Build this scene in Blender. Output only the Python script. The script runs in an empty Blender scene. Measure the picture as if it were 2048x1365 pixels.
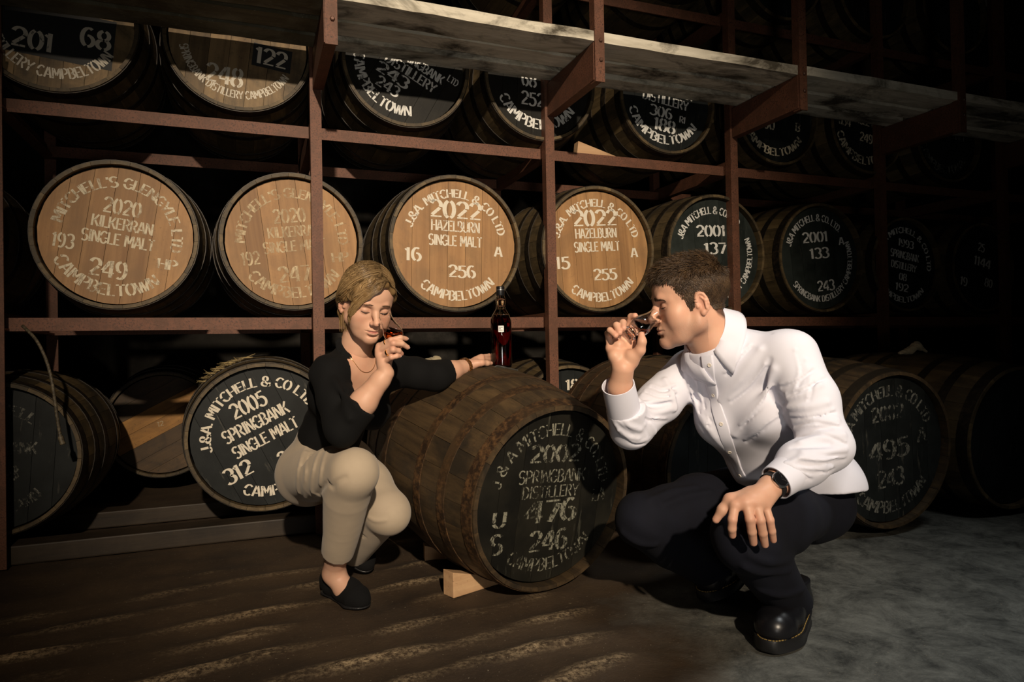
import bpy, bmesh, math, random
import numpy as np
from mathutils import Vector, Matrix, noise as mnoise

random.seed(7); np.random.seed(7)
SC = bpy.context.scene
COL = SC.collection
rad = math.radians

# ------------------------------------------------------------------ camera
CAM_R = Vector((0.93302495, -0.35934305, -0.01835816))
CAM_U = Vector((0.01339175, -0.01630542, 0.99977737))
CAM_F = Vector((0.35956238, 0.93306308, 0.01040113))
CAM_P = Vector((0, 0, 0.80))
FPX = 1365.0
cam_d = bpy.data.cameras.new('camera')
cam_d.sensor_width = 36.0
cam_d.lens = FPX / 2048 * 36.0
cam_d.clip_start = 0.05
cam = bpy.data.objects.new('camera', cam_d)
COL.objects.link(cam)
_m = Matrix((CAM_R, CAM_U, -CAM_F)).transposed().to_4x4()
_m.translation = CAM_P
cam.matrix_world = _m
SC.camera = cam

# ------------------------------------------------------------------ world, lamps, exposure
w = bpy.data.worlds.new('world'); SC.world = w; w.use_nodes = True
w.node_tree.nodes['Background'].inputs[0].default_value = (0.9, 0.75, 0.6, 1)
w.node_tree.nodes['Background'].inputs[1].default_value = 0.002
SC.view_settings.view_transform = 'Standard'
SC.view_settings.look = 'None'
SC.view_settings.gamma = 1.0
SC.view_settings.use_curve_mapping = False
SC.view_settings.exposure = 0.0

def look_at(o, target):
    d = Vector(target) - o.location
    o.rotation_euler = d.to_track_quat('-Z', 'Y').to_euler()

def lamp(name, kind, loc, target, energy, color, **kw):
    d = bpy.data.lights.new(name, kind)
    d.energy = energy; d.color = color
    for k, v in kw.items(): setattr(d, k, v)
    o = bpy.data.objects.new(name, d); COL.objects.link(o)
    o.location = loc; look_at(o, target)
    return o

lamp('warm_work_lamp', 'SPOT', (-0.50, -5.0, 3.95), (0.92, 2.7, 1.08), 3350, (1.0, 0.82, 0.62),
     spot_size=rad(30), spot_blend=1.0, shadow_soft_size=0.08)
lamp('cool_floor_fill', 'AREA', (2.15, 0.25, 3.3), (1.75, 0.95, 0.0), 6.5, (0.95, 0.98, 0.97),  # unseen overhead fill, added for a cool pool on the right floor
     shape='RECTANGLE', size=0.7, size_y=0.7, spread=rad(62))
lamp('walkway_fill', 'AREA', (0.15, -1.1, 0.40), (1.3, 2.8, 2.05), 3.2, (1.0, 0.94, 0.85),  # unseen low fill, added to brighten the underside of the walkway
     shape='DISK', size=0.5, spread=rad(75))

# ------------------------------------------------------------------ helpers
def P(u, v, zc):
    """point seen at photo pixel (u, v) at depth zc metres from the camera"""
    return CAM_P + CAM_F*zc + CAM_R*((u-1024)/FPX*zc) + CAM_U*((682.5-v)/FPX*zc)

def link(o, parent=None):
    COL.objects.link(o)
    if parent is not None: o.parent = parent
    return o

def tag(o, label=None, cat=None, group=None, kind=None):
    if label: o['label'] = label
    if cat: o['category'] = cat
    if group: o['group'] = group
    if kind: o['kind'] = kind
    return o

def empty(name, loc=(0, 0, 0)):
    o = bpy.data.objects.new(name, None); o.empty_display_size = 0.1
    o.location = loc
    return link(o)

def mesh(name, verts, faces, smooth=False, sharp=None):
    me = bpy.data.meshes.new(name)
    me.from_pydata([tuple(v) for v in verts], [], faces)
    me.validate(clean_customdata=False)
    if smooth:
        me.polygons.foreach_set('use_smooth', [True]*len(me.polygons))
        if sharp is not None: me.set_sharp_from_angle(angle=rad(sharp))
    me.update()
    return me

def obj(name, me, mat=None, parent=None, loc=None, rot=None):
    o = bpy.data.objects.new(name, me)
    if mat is not None and not me.materials: me.materials.append(mat)
    elif mat is not None and me.materials[0] is not mat:
        o.material_slots[0].link = 'OBJECT'; o.material_slots[0].material = mat
    link(o, parent)
    if loc is not None: o.location = loc
    if rot is not None: o.rotation_euler = rot
    return o

def bm_mesh(name, bm, smooth=False, sharp=None, bevel=0):
    if bevel:
        bmesh.ops.bevel(bm, geom=bm.edges[:], offset=bevel, segments=2, affect='EDGES', profile=0.6)
    bmesh.ops.recalc_face_normals(bm, faces=bm.faces[:])
    me = bpy.data.meshes.new(name); bm.to_mesh(me); bm.free()
    if smooth:
        me.polygons.foreach_set('use_smooth', [True]*len(me.polygons))
        if sharp is not None: me.set_sharp_from_angle(angle=rad(sharp))
    return me

def box_bm(bm, lo, hi, mtx=None):
    vs = [bm.verts.new((x, y, z)) for z in (lo[2], hi[2]) for y in (lo[1], hi[1]) for x in (lo[0], hi[0])]
    for f in ((0, 2, 3, 1), (4, 5, 7, 6), (0, 1, 5, 4), (2, 6, 7, 3), (0, 4, 6, 2), (1, 3, 7, 5)):
        bm.faces.new([vs[i] for i in f])
    if mtx is not None: bmesh.ops.transform(bm, matrix=mtx, verts=vs)
    return vs

def prism_x(profile, x0, x1):
    """closed (y,z) profile swept along x"""
    n = len(profile)
    V = [(x0, y, z) for y, z in profile] + [(x1, y, z) for y, z in profile]
    F = [tuple(range(n))[::-1], tuple(range(n, 2*n))] + [(i, (i+1) % n, n+(i+1) % n, n+i) for i in range(n)]
    return V, F

def lathe(profile, n=32, closed=False):
    """profile of (r,z) -> verts, faces about z"""
    V = []; F = []
    for r, z in profile:
        for k in range(n):
            a = 2*math.pi*k/n
            V.append((r*math.cos(a), r*math.sin(a), z))
    m = len(profile)
    for i in range(m-1 + (1 if closed else 0)):
        j = (i+1) % m
        for k in range(n):
            k2 = (k+1) % n
            F.append((i*n+k, i*n+k2, j*n+k2, j*n+k))
    if not closed:
        F.append(tuple(range(n))[::-1]); F.append(tuple((m-1)*n+k for k in range(n)))
    return V, F

def tube(pts, radii, sides=8, caps=True):
    """round tube along a polyline"""
    pts = [Vector(p) for p in pts]
    if not hasattr(radii, '__len__'): radii = [radii]*len(pts)
    V = []; F = []
    prev = None
    for i, p in enumerate(pts):
        t = (pts[min(i+1, len(pts)-1)] - pts[max(i-1, 0)]).normalized()
        if prev is None:
            n = t.orthogonal().normalized()
        else:
            n = (prev - t*prev.dot(t)).normalized()
        prev = n
        b = t.cross(n)
        for k in range(sides):
            a = 2*math.pi*k/sides
            V.append(p + (n*math.cos(a) + b*math.sin(a))*radii[i])
    for i in range(len(pts)-1):
        for k in range(sides):
            k2 = (k+1) % sides
            F.append((i*sides+k, i*sides+k2, (i+1)*sides+k2, (i+1)*sides+k))
    if caps:
        F.append(tuple(range(sides))[::-1]); F.append(tuple((len(pts)-1)*sides+k for k in range(sides)))
    return V, F

def catmull(pts, n=8):
    pts = [Vector(p) for p in pts]
    out = []
    for i in range(len(pts)-1):
        p0 = pts[max(i-1, 0)]; p1 = pts[i]; p2 = pts[i+1]; p3 = pts[min(i+2, len(pts)-1)]
        for k in range(n):
            t = k/n
            out.append(0.5*((2*p1) + (p2-p0)*t + (2*p0-5*p1+4*p2-p3)*t*t + (3*p1-p0-3*p2+p3)*t**3))
    out.append(pts[-1])
    return out

# ------------------------------------------------------------------ materials
class NT:
    def __init__(s, name):
        s.m = bpy.data.materials.new(name); s.m.use_nodes = True
        s.t = s.m.node_tree; s.b = s.t.nodes['Principled BSDF']; s.out = s.t.nodes['Material Output']
    def n(s, typ, **kw):
        nd = s.t.nodes.new(typ)
        for k, v in kw.items():
            if k in nd.inputs.keys() if isinstance(k, str) else False: nd.inputs[k].default_value = v
            else: setattr(nd, k, v)
        return nd
    def l(s, a, b): s.t.links.new(a, b)
    def coord(s, kind='Object', scale=(1, 1, 1), jitter=False):
        tc = s.n('ShaderNodeTexCoord'); mp = s.n('ShaderNodeMapping')
        mp.inputs['Scale'].default_value = scale
        s.l(tc.outputs[kind], mp.inputs['Vector'])
        if jitter:
            oi = s.n('ShaderNodeObjectInfo'); mul = s.n('ShaderNodeMath', operation='MULTIPLY'); mul.inputs[1].default_value = 37.0
            s.l(oi.outputs['Random'], mul.inputs[0])
            cx = s.n('ShaderNodeCombineXYZ')
            for i in range(3): s.l(mul.outputs[0], cx.inputs[i])
            s.l(cx.outputs[0], mp.inputs['Location'])
        return mp.outputs['Vector']
    def noise(s, vec, scale, detail=4, rough=0.55, dist=0):
        nd = s.n('ShaderNodeTexNoise'); nd.inputs['Scale'].default_value = scale
        nd.inputs['Detail'].default_value = detail; nd.inputs['Roughness'].default_value = rough
        nd.inputs['Distortion'].default_value = dist
        s.l(vec, nd.inputs['Vector']); return nd.outputs['Fac']
    def ramp(s, fac, stops):
        nd = s.n('ShaderNodeValToRGB'); cr = nd.color_ramp
        while len(cr.elements) < len(stops): cr.elements.new(0.5)
        for e, (p, c) in zip(cr.elements, stops):
            e.position = p; e.color = (c, c, c, 1) if not hasattr(c, '__len__') else (*c, 1)
        s.l(fac, nd.inputs['Fac']); return nd.outputs['Color']
    def mix(s, fac, a, b, mode='MIX'):
        nd = s.n('ShaderNodeMix', data_type='RGBA', blend_type=mode)
        for sock, val in ((nd.inputs['Factor'], fac), (nd.inputs['A'], a), (nd.inputs['B'], b)):
            pass
        f = [i for i in nd.inputs if i.name == 'Factor' and i.type == 'VALUE'][0]
        A = [i for i in nd.inputs if i.name == 'A' and i.type == 'RGBA'][0]
        B = [i for i in nd.inputs if i.name == 'B' and i.type == 'RGBA'][0]
        for sock, val in ((f, fac), (A, a), (B, b)):
            if hasattr(val, 'links'): s.l(val, sock)
            elif hasattr(val, '__len__'): sock.default_value = (*val, 1) if len(val) == 3 else val
            else: sock.default_value = val
        return [o for o in nd.outputs if o.type == 'RGBA'][0]
    def base(s, c):
        if hasattr(c, 'links'): s.l(c, s.b.inputs['Base Color'])
        else: s.b.inputs['Base Color'].default_value = (*c, 1)
    def set(s, **kw):
        for k, v in kw.items():
            i = s.b.inputs[k.replace('_', ' ')]
            if hasattr(v, 'links'): s.l(v, i)
            else: i.default_value = v
        return s
    def bump(s, h, strength=0.3, dist=0.01):
        nd = s.n('ShaderNodeBump'); nd.inputs['Strength'].default_value = strength; nd.inputs['Distance'].default_value = dist
        s.l(h, nd.inputs['Height']); s.l(nd.outputs['Normal'], s.b.inputs['Normal'])

def plain(name, color, rough=0.6, metal=0.0, **kw):
    t = NT(name); t.base(color); t.set(Roughness=rough, Metallic=metal, **kw); return t.m

def speckled(name, c1, c2, scale=60, rough=0.6, metal=0.0, lo=0.45, hi=0.65, bump=0.0, c3=None):
    t = NT(name); v = t.coord('Object', jitter=True)
    f = t.noise(v, scale, 6, 0.7)
    c = t.ramp(f, [(lo, c1), (hi, c2)])
    if c3 is not None:
        f2 = t.noise(v, scale*0.12, 4, 0.6)
        c = t.mix(t.ramp(f2, [(0.45, 0.0), (0.65, 1.0)]), c, c3)
    t.base(c); t.set(Roughness=rough, Metallic=metal)
    if bump: t.bump(f, bump, 0.004)
    return t.m

def wood_mat(name, dark, light, axis='z', rough=0.62, stain=(0.05, 0.035, 0.02), stain_amt=0.5, vary=0.5, grain=26, bump=0.25):
    t = NT(name)
    sc = {'x': (0.06, 1, 1), 'y': (1, 0.06, 1), 'z': (1, 1, 0.06)}[axis]
    v = t.coord('Object', sc, jitter=True); v2 = t.coord('Object', jitter=True)
    g = t.noise(v, grain, 6, 0.65, 0.3)
    c = t.ramp(g, [(0.3, dark), (0.7, light)])
    oi = t.n('ShaderNodeObjectInfo')
    hv = t.n('ShaderNodeHueSaturation'); t.l(c, hv.inputs['Color'])
    mr = t.n('ShaderNodeMapRange'); t.l(oi.outputs['Random'], mr.inputs['Value'])
    mr.inputs['To Min'].default_value = 1 - vary; mr.inputs['To Max'].default_value = 1 + vary*0.5
    t.l(mr.outputs['Result'], hv.inputs['Value'])
    c = hv.outputs['Color']
    s1 = t.ramp(t.noise(v2, 5, 6, 0.65, 0.6), [(0.45, 0.0), (0.66, stain_amt)])
    c = t.mix(s1, c, stain)
    s2 = t.ramp(t.noise(v2, 90, 2, 0.5), [(0.66, 0.0), (0.74, 0.6)])
    c = t.mix(s2, c, stain)
    t.base(c); t.set(Roughness=rough)
    t.bump(g, bump, 0.003)
    return t.m

def black_head_mat(name, col, col2, scratch=(0.16, 0.15, 0.12), amt=0.5, rough=0.55):
    t = NT(name); v = t.coord('Object', jitter=True); vs = t.coord('Object', (1, 1, 0.12), jitter=True)
    c = t.ramp(t.noise(v, 6, 6, 0.6), [(0.35, col), (0.7, col2)])
    s = t.ramp(t.noise(vs, 45, 5, 0.7), [(0.62, 0.0), (0.75, amt)])
    c = t.mix(s, c, scratch)
    t.base(c); t.set(Roughness=rough); t.b.inputs['Specular IOR Level'].default_value = 0.25; t.bump(t.noise(vs, 30, 5, 0.7), 0.2, 0.003)
    return t.m

def paint_mat(name, col, lo, hi, scale=55, tint=None):
    """worn stencil paint: chipped away where the noise is high"""
    t = NT(name); v = t.coord('Object', (1, 1, 0.55), jitter=True)
    f = t.noise(v, scale, 5, 0.7, 0.4); f2 = t.noise(v, 7, 3, 0.6)
    ad = t.n('ShaderNodeMath', operation='ADD'); m2 = t.n('ShaderNodeMath', operation='MULTIPLY_ADD'); m2.inputs[1].default_value = 0.55; m2.inputs[2].default_value = 0.225; t.l(f2, m2.inputs[0])
    t.l(f, ad.inputs[0]); t.l(m2.outputs[0], ad.inputs[1])
    hf = t.n('ShaderNodeMath', operation='MULTIPLY'); hf.inputs[1].default_value = 0.5
    t.l(ad.outputs[0], hf.inputs[0])
    a = t.ramp(hf.outputs[0], [(lo, 1.0), (hi, 0.0)])
    t.base(col); t.set(Roughness=0.7, Alpha=a)
    return t.m

MW_HEAD = wood_mat('pale_oak_head', (0.27, 0.135, 0.050), (0.45, 0.25, 0.10), 'z', stain=(0.20, 0.115, 0.05), stain_amt=0.55, vary=0.22)
MW_HEAD_OLD = wood_mat('aged_oak_head', (0.16, 0.10, 0.045), (0.33, 0.22, 0.10), 'z', stain=(0.03, 0.025, 0.015), stain_amt=0.75, vary=0.4)
MW_HEAD_AMBER = wood_mat('amber_oak_head', (0.30, 0.14, 0.03), (0.50, 0.25, 0.06), 'z', stain=(0.08, 0.04, 0.015), stain_amt=0.5, vary=0.1)
MW_HEAD_BROWN = wood_mat('brown_oak_head', (0.06, 0.035, 0.015), (0.12, 0.07, 0.03), 'z', stain=(0.012, 0.01, 0.008), stain_amt=0.7, vary=0.3)
MB_HEAD = black_head_mat('black_painted_head', (0.006, 0.0075, 0.0075), (0.016, 0.019, 0.019))
MB_HEAD_GREEN = black_head_mat('greenish_black_painted_head', (0.010, 0.014, 0.012), (0.032, 0.040, 0.036), amt=0.35)
MB_HEAD_OLD = black_head_mat('flaking_black_head', (0.005, 0.005, 0.004), (0.016, 0.0145, 0.010), scratch=(0.16, 0.155, 0.115), amt=0.35)
M_STAVE = wood_mat('oak_staves', (0.065, 0.043, 0.018), (0.16, 0.11, 0.048), 'y', stain=(0.022, 0.018, 0.010), stain_amt=0.8, vary=0.45, grain=34)
M_STAVE_OLD = wood_mat('weathered_staves', (0.020, 0.012, 0.005), (0.088, 0.054, 0.022), 'y', stain=(0.012, 0.009, 0.005), stain_amt=0.85, vary=0.14, grain=30, bump=0.5)
M_HOOP = speckled('dull_iron_hoop', (0.014, 0.011, 0.008), (0.05, 0.035, 0.02), 40, 0.5, 0.35, c3=(0.022, 0.017, 0.011), bump=0.2)
M_HOOP_RUST = speckled('rusty_hoop', (0.024, 0.012, 0.005), (0.125, 0.064, 0.024), 45, 0.6, 0.25, c3=(0.055, 0.032, 0.014), bump=0.35)
MP_FRESH = paint_mat('cream_stencil_paint', (0.72, 0.66, 0.54), 0.56, 0.62)
MP_WORN = paint_mat('worn_stencil_paint', (0.66, 0.58, 0.42), 0.50, 0.58)
MP_FADED = paint_mat('faded_stencil_paint', (0.60, 0.48, 0.30), 0.44, 0.60)
MP_WHITE = paint_mat('white_stencil_paint', (0.72, 0.72, 0.68), 0.54, 0.60)
MP_FLAKED = paint_mat('flaked_stencil_paint', (0.21, 0.205, 0.155), 0.475, 0.54, 110)
MP_GHOST = paint_mat('ghost_stencil_paint', (0.17, 0.17, 0.145), 0.45, 0.53, 90)
M_BLACKPAINT = plain('black_paint_patch', (0.012, 0.013, 0.013), 0.6)
M_RED = speckled('red_oxide_steel', (0.155, 0.062, 0.034), (0.030, 0.015, 0.010), 130, 0.6, 0.1, 0.50, 0.66, 0.25, c3=(0.105, 0.044, 0.024))
M_BOLT = plain('steel_bolt', (0.12, 0.06, 0.04), 0.5, 0.4)
# ------------------------------------------------------------------ setting: floor and walls
def fbm(x, y, s, o=4):
    return mnoise.fractal(Vector((x*s, y*s, 3.7)), 1.0, 2.0, o)

def axis(lo, flo, fhi, hi, coarse, fine):
    return np.concatenate([np.arange(lo, flo, coarse), np.arange(flo, fhi, fine), np.arange(fhi, hi+coarse, coarse)])
fx = axis(-5, -1.6, 3.2, 8, 0.4, 0.024); fy = axis(-4.5, 0.9, 3.3, 7.0, 0.4, 0.024)
fv = []
ca, sa = math.cos(rad(7)), math.sin(rad(7))
for y in fy:
    for x in fx:
        q = -x*sa + y*ca; pp = x*ca + y*sa
        wob = q + 0.05*fbm(pp, q, 1.3, 3)
        cut = 1/(1+math.exp((x-1.0-0.35*(y-1.5))*5))*1/(1+math.exp((y-2.75)*6))
        rg = (0.5+0.5*math.sin(2*math.pi*wob/0.17))**1.5
        rg *= max(0.0, 0.52 + 1.0*mnoise.noise(Vector((pp*2.6, q*7.0, 1.0))))
        z = 0.020*rg*cut + 0.004*fbm(x, y, 6, 3) - 0.008
        fv.append((x, y, z))
nx = len(fx)
ff = [(j*nx+i, j*nx+i+1, (j+1)*nx+i+1, (j+1)*nx+i) for j in range(len(fy)-1) for i in range(nx-1)]
t = NT('worn_earth_floor')
v = t.coord('Object'); vs = t.coord('Object', (0.35, 1.3, 1))
c = t.ramp(t.noise(v, 3.0, 6, 0.65), [(0.3, (0.026, 0.015, 0.007)), (0.7, (0.066, 0.040, 0.019))])
# pale ridge crests paint in the streaks of light across the floor
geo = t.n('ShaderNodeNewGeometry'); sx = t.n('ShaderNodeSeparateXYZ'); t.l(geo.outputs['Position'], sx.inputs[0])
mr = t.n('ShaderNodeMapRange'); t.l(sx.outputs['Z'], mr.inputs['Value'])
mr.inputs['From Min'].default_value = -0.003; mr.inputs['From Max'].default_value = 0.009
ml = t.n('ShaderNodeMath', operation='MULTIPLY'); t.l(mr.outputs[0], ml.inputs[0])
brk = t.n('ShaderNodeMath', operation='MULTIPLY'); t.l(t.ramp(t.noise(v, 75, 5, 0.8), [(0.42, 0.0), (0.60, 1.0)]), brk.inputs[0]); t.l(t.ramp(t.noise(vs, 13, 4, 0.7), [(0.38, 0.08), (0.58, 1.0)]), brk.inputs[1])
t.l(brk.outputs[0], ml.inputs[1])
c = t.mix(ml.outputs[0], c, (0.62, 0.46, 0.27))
# grey concrete apron towards the doorway on the right
mx = t.n('ShaderNodeMath', operation='MULTIPLY_ADD'); t.l(sx.outputs['Y'], mx.inputs[0]); mx.inputs[1].default_value = -0.75; t.l(sx.outputs['X'], mx.inputs[2])
ad = t.n('ShaderNodeMath', operation='ADD'); t.l(mx.outputs[0], ad.inputs[0]); t.l(t.noise(v, 2.5, 4), ad.inputs[1])
fac = t.ramp(ad.outputs[0], [(0.18, 0.0), (0.55, 1.0)])
gc = t.ramp(t.noise(v, 7, 8, 0.78, 0.4), [(0.36, (0.030, 0.030, 0.026)), (0.64, (0.17, 0.168, 0.145))])
c = t.mix(fac, c, gc)
sp = t.ramp(t.noise(v, 160, 2, 0.5), [(0.70, 0.0), (0.76, 0.8)])
c = t.mix(sp, c, (0.30, 0.25, 0.17))
t.base(c); t.set(Roughness=0.75); t.bump(t.noise(v, 70, 5, 0.7), 0.5, 0.006)
M_FLOOR = t.m
tag(obj('floor', mesh('floor', fv, ff, True), M_FLOOR), 'dark worn earth floor with light streaks painted pale on its ridges and grey concrete at right', kind='structure')

M_WALL = speckled('dark_stone_wall', (0.02, 0.018, 0.015), (0.045, 0.04, 0.034), 6, 0.9, c3=(0.03, 0.026, 0.02), bump=0.5)
def wall(name, lo, hi):
    bm = bmesh.new(); box_bm(bm, lo, hi)
    tag(obj(name, bm_mesh(name, bm), M_WALL), kind='structure')
wall('wall_back', (-5, 6.8, -0.02), (8, 7.0, 4.6))
wall('wall_left', (-5.1, -4.5, -0.02), (-4.9, 6.8, 4.6))
wall('wall_right', (7.9, -4.5, -0.02), (8.1, 6.8, 4.6))

# ------------------------------------------------------------------ rack
X0, BAY = 0.2877, 1.1297
DF, DB = 3.10, 3.88                      # front / back post lines
Z_TIER = [0.953, 1.807, 2.66]            # rail tops
POSTX = [-0.888] + [X0 + i*BAY for i in range(0, 6)]
rack = empty('cask_rack', (X0, DF, 0))
tag(rack, 'tall red oxide steel rack holding tiers of casks', 'rack')
def loc_to(root, V):
    o = root.location
    return [(v[0]-o.x, v[1]-o.y, v[2]-o.z) for v in V]
def L_post(x, y, z0, z1, w_=0.048, t_=0.008, flip=1):
    # front flange faces -y, side flange goes back
    pr = [(-w_/2, 0), (w_/2, 0), (w_/2, t_), (-w_/2+t_, t_), (-w_/2+t_, w_), (-w_/2, w_)]
    pr = [(x+flip*a, y+b) for a, b in pr]
    n = 6
    V = [(a, b, z0) for a, b in pr] + [(a, b, z1) for a, b in pr]
    F = [tuple(range(n)), tuple(range(n, 2*n))[::-1]] + [(i, n+i, n+(i+1) % n, (i+1) % n) for i in range(n)]
    return V, F
def rack_part(name, V, F, root=None):
    root = root or rack
    bm = bmesh.new(); vs = [bm.verts.new(v) for v in loc_to(root, V)]
    for f in F: bm.faces.new([vs[i] for i in f])
    return obj(name, bm_mesh(name, bm), M_RED, root)
for x in POSTX:
    rack_part('post', *L_post(x, DF, 0, 4.2))
    rack_part('back_post', *L_post(x, DB, 0, 4.2))
RAIL_Y = DF + 0.062
for z in Z_TIER:
    for i in range(len(POSTX)-1):
        a, b = POSTX[i]+0.012, POSTX[i+1]-0.026
        # front angle rail: vertical flange in front, flat flange behind
        pr = [(RAIL_Y, z-0.052), (RAIL_Y+0.008, z-0.052), (RAIL_Y+0.008, z-0.008), (RAIL_Y+0.055, z-0.008), (RAIL_Y+0.055, z), (RAIL_Y, z)]
        rack_part('front_rail', *prism_x(pr, a, b))
        yb = DB - 0.06
        pr = [(yb, z-0.052), (yb+0.008, z-0.052), (yb+0.008, z-0.008), (yb+0.055, z-0.008), (yb+0.055, z), (yb, z)]
        rack_part('back_rail', *prism_x(pr, a, b))
    for x in POSTX:
        V = []; F = []
        bm = bmesh.new(); box_bm(bm, (x-0.022, DF+0.012, z-0.05), (x-0.012, DB+0.03, z+0.022))
        box_bm(bm, (x-0.012, DF+0.012, z-0.05), (x+0.024, DB+0.03, z-0.042))
        bmesh.ops.translate(bm, vec=-rack.location, verts=bm.verts[:])
        obj('cross_beam', bm_mesh('cross_beam', bm), M_RED, rack)

# ------------------------------------------------------------------ walkway cantilevered in front of the upper tier
WF, WB = 2.607, 3.07
WZ0, WZ1 = 2.125, 2.170
walk = empty('walkway', (X0, WF, 2.1))
tag(walk, 'plank walkway on steel brackets crossing above the lit casks', 'walkway')
M_PLANK = None
t = NT('whitewashed_plank')
v = t.coord('Object', (0.12, 1, 1), jitter=True); v2 = t.coord('Object', (0.5, 1, 1), jitter=True)
c = t.ramp(t.noise(v, 22, 6, 0.7), [(0.3, (0.46, 0.42, 0.33)), (0.7, (0.78, 0.73, 0.60))])
c = t.mix(t.ramp(t.noise(v2, 4.5, 6, 0.7, 0.5), [(0.47, 0.0), (0.62, 0.92)]), c, (0.030, 0.022, 0.010))
c = t.mix(t.ramp(t.noise(v2, 3.0, 4, 0.7, 0.9), [(0.55, 0.0), (0.68, 0.7)]), c, (0.10, 0.085, 0.03))
t.base(c); t.set(Roughness=0.85); t.bump(t.noise(v, 30, 6, 0.7), 0.6, 0.006)
M_PLANK = t.m
M_PLANK_DARK = wood_mat('dark_plank', (0.03, 0.024, 0.012), (0.10, 0.085, 0.045), 'x', stain=(0.25, 0.24, 0.18), stain_amt=0.5, vary=0.2)  # darker brown planks for the leftmost bay
for i in range(len(POSTX)-1):
    a, b = POSTX[i]+0.004, POSTX[i+1]-0.004
    for k, (y0, y1) in enumerate(((WF, WF+0.155), (WF+0.185, WF+0.30), (WF+0.345, WB-0.005))):
        n = 14; V = []; F = []
        dz = random.uniform(-0.004, 0.004); thick = WZ1-WZ0
        for j in range(n+1):
            x = a + (b-a)*j/n
            e0 = y0 + 0.006*fbm(x, y0*9, 4, 3); e1 = y1 + 0.006*fbm(x, y1*9, 4, 3)
            zt = WZ1 + dz + 0.002*fbm(x, y0, 7, 2); zb = WZ0 + dz + 0.005*fbm(x+9, y0, 6, 3)
            V += [(x, e0, zb), (x, e0, zt), (x, e1, zt), (x, e1, zb)]
        for j in range(n):
            for q in range(4):
                F.append((j*4+q, j*4+(q+1) % 4, (j+1)*4+(q+1) % 4, (j+1)*4+q))
        F += [(0, 1, 2, 3), (n*4+3, n*4+2, n*4+1, n*4)]
        bm = bmesh.new(); vs = [bm.verts.new(v) for v in loc_to(walk, V)]
        for f in F: bm.faces.new([vs[q] for q in f])
        obj('plank', bm_mesh('plank', bm), M_PLANK_DARK if (i == 0 and k < 3) else M_PLANK, walk)
for i, x in enumerate(POSTX):
    bm = bmesh.new(); box_bm(bm, (x-0.012, WF+0.0, 1.955), (x-0.002, DF-0.004, WZ0-0.008))
    box_bm(bm, (x-0.002, WF+0.0, 1.955), (x+0.034, DF-0.004, 1.964))
    bmesh.ops.translate(bm, vec=-walk.location, verts=bm.verts[:])
    obj('bracket', bm_mesh('bracket', bm), M_RED, walk)
    V, F = L_post(x+0.014, WF-0.012, 1.945, 4.2, 0.046, 0.008)
    h = rack_part('hanger', V, F, walk)
    for zz in (2.04, 2.125):
        V, F = lathe([(0.0095, 0), (0.0095, 0.006), (0.006, 0.009)], 6)
        o = obj('bolt', mesh('bolt', V, F), M_BOLT, h, loc=(x+0.014-X0+0.004, -0.012, zz-2.1), rot=(rad(90), 0, 0))

# runners on the floor under the bottom tier
M_TIMBER = wood_mat('dirty_timber', (0.014, 0.009, 0.005), (0.04, 0.026, 0.014), 'x', vary=0.2)
for k, (y, lab) in enumerate(((3.22, 'dark timber runner on the floor under the front of the bottom casks'), (3.72, 'dark timber runner on the floor under the back of the bottom casks'))):
    bm = bmesh.new(); box_bm(bm, (-2.4, -0.06, 0), (4.2, 0.06, 0.075))
    tag(obj('timber_runner', bm_mesh('timber_runner', bm, bevel=0.006), M_TIMBER, loc=(0, y, -0.004)), lab, 'timber')

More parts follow.
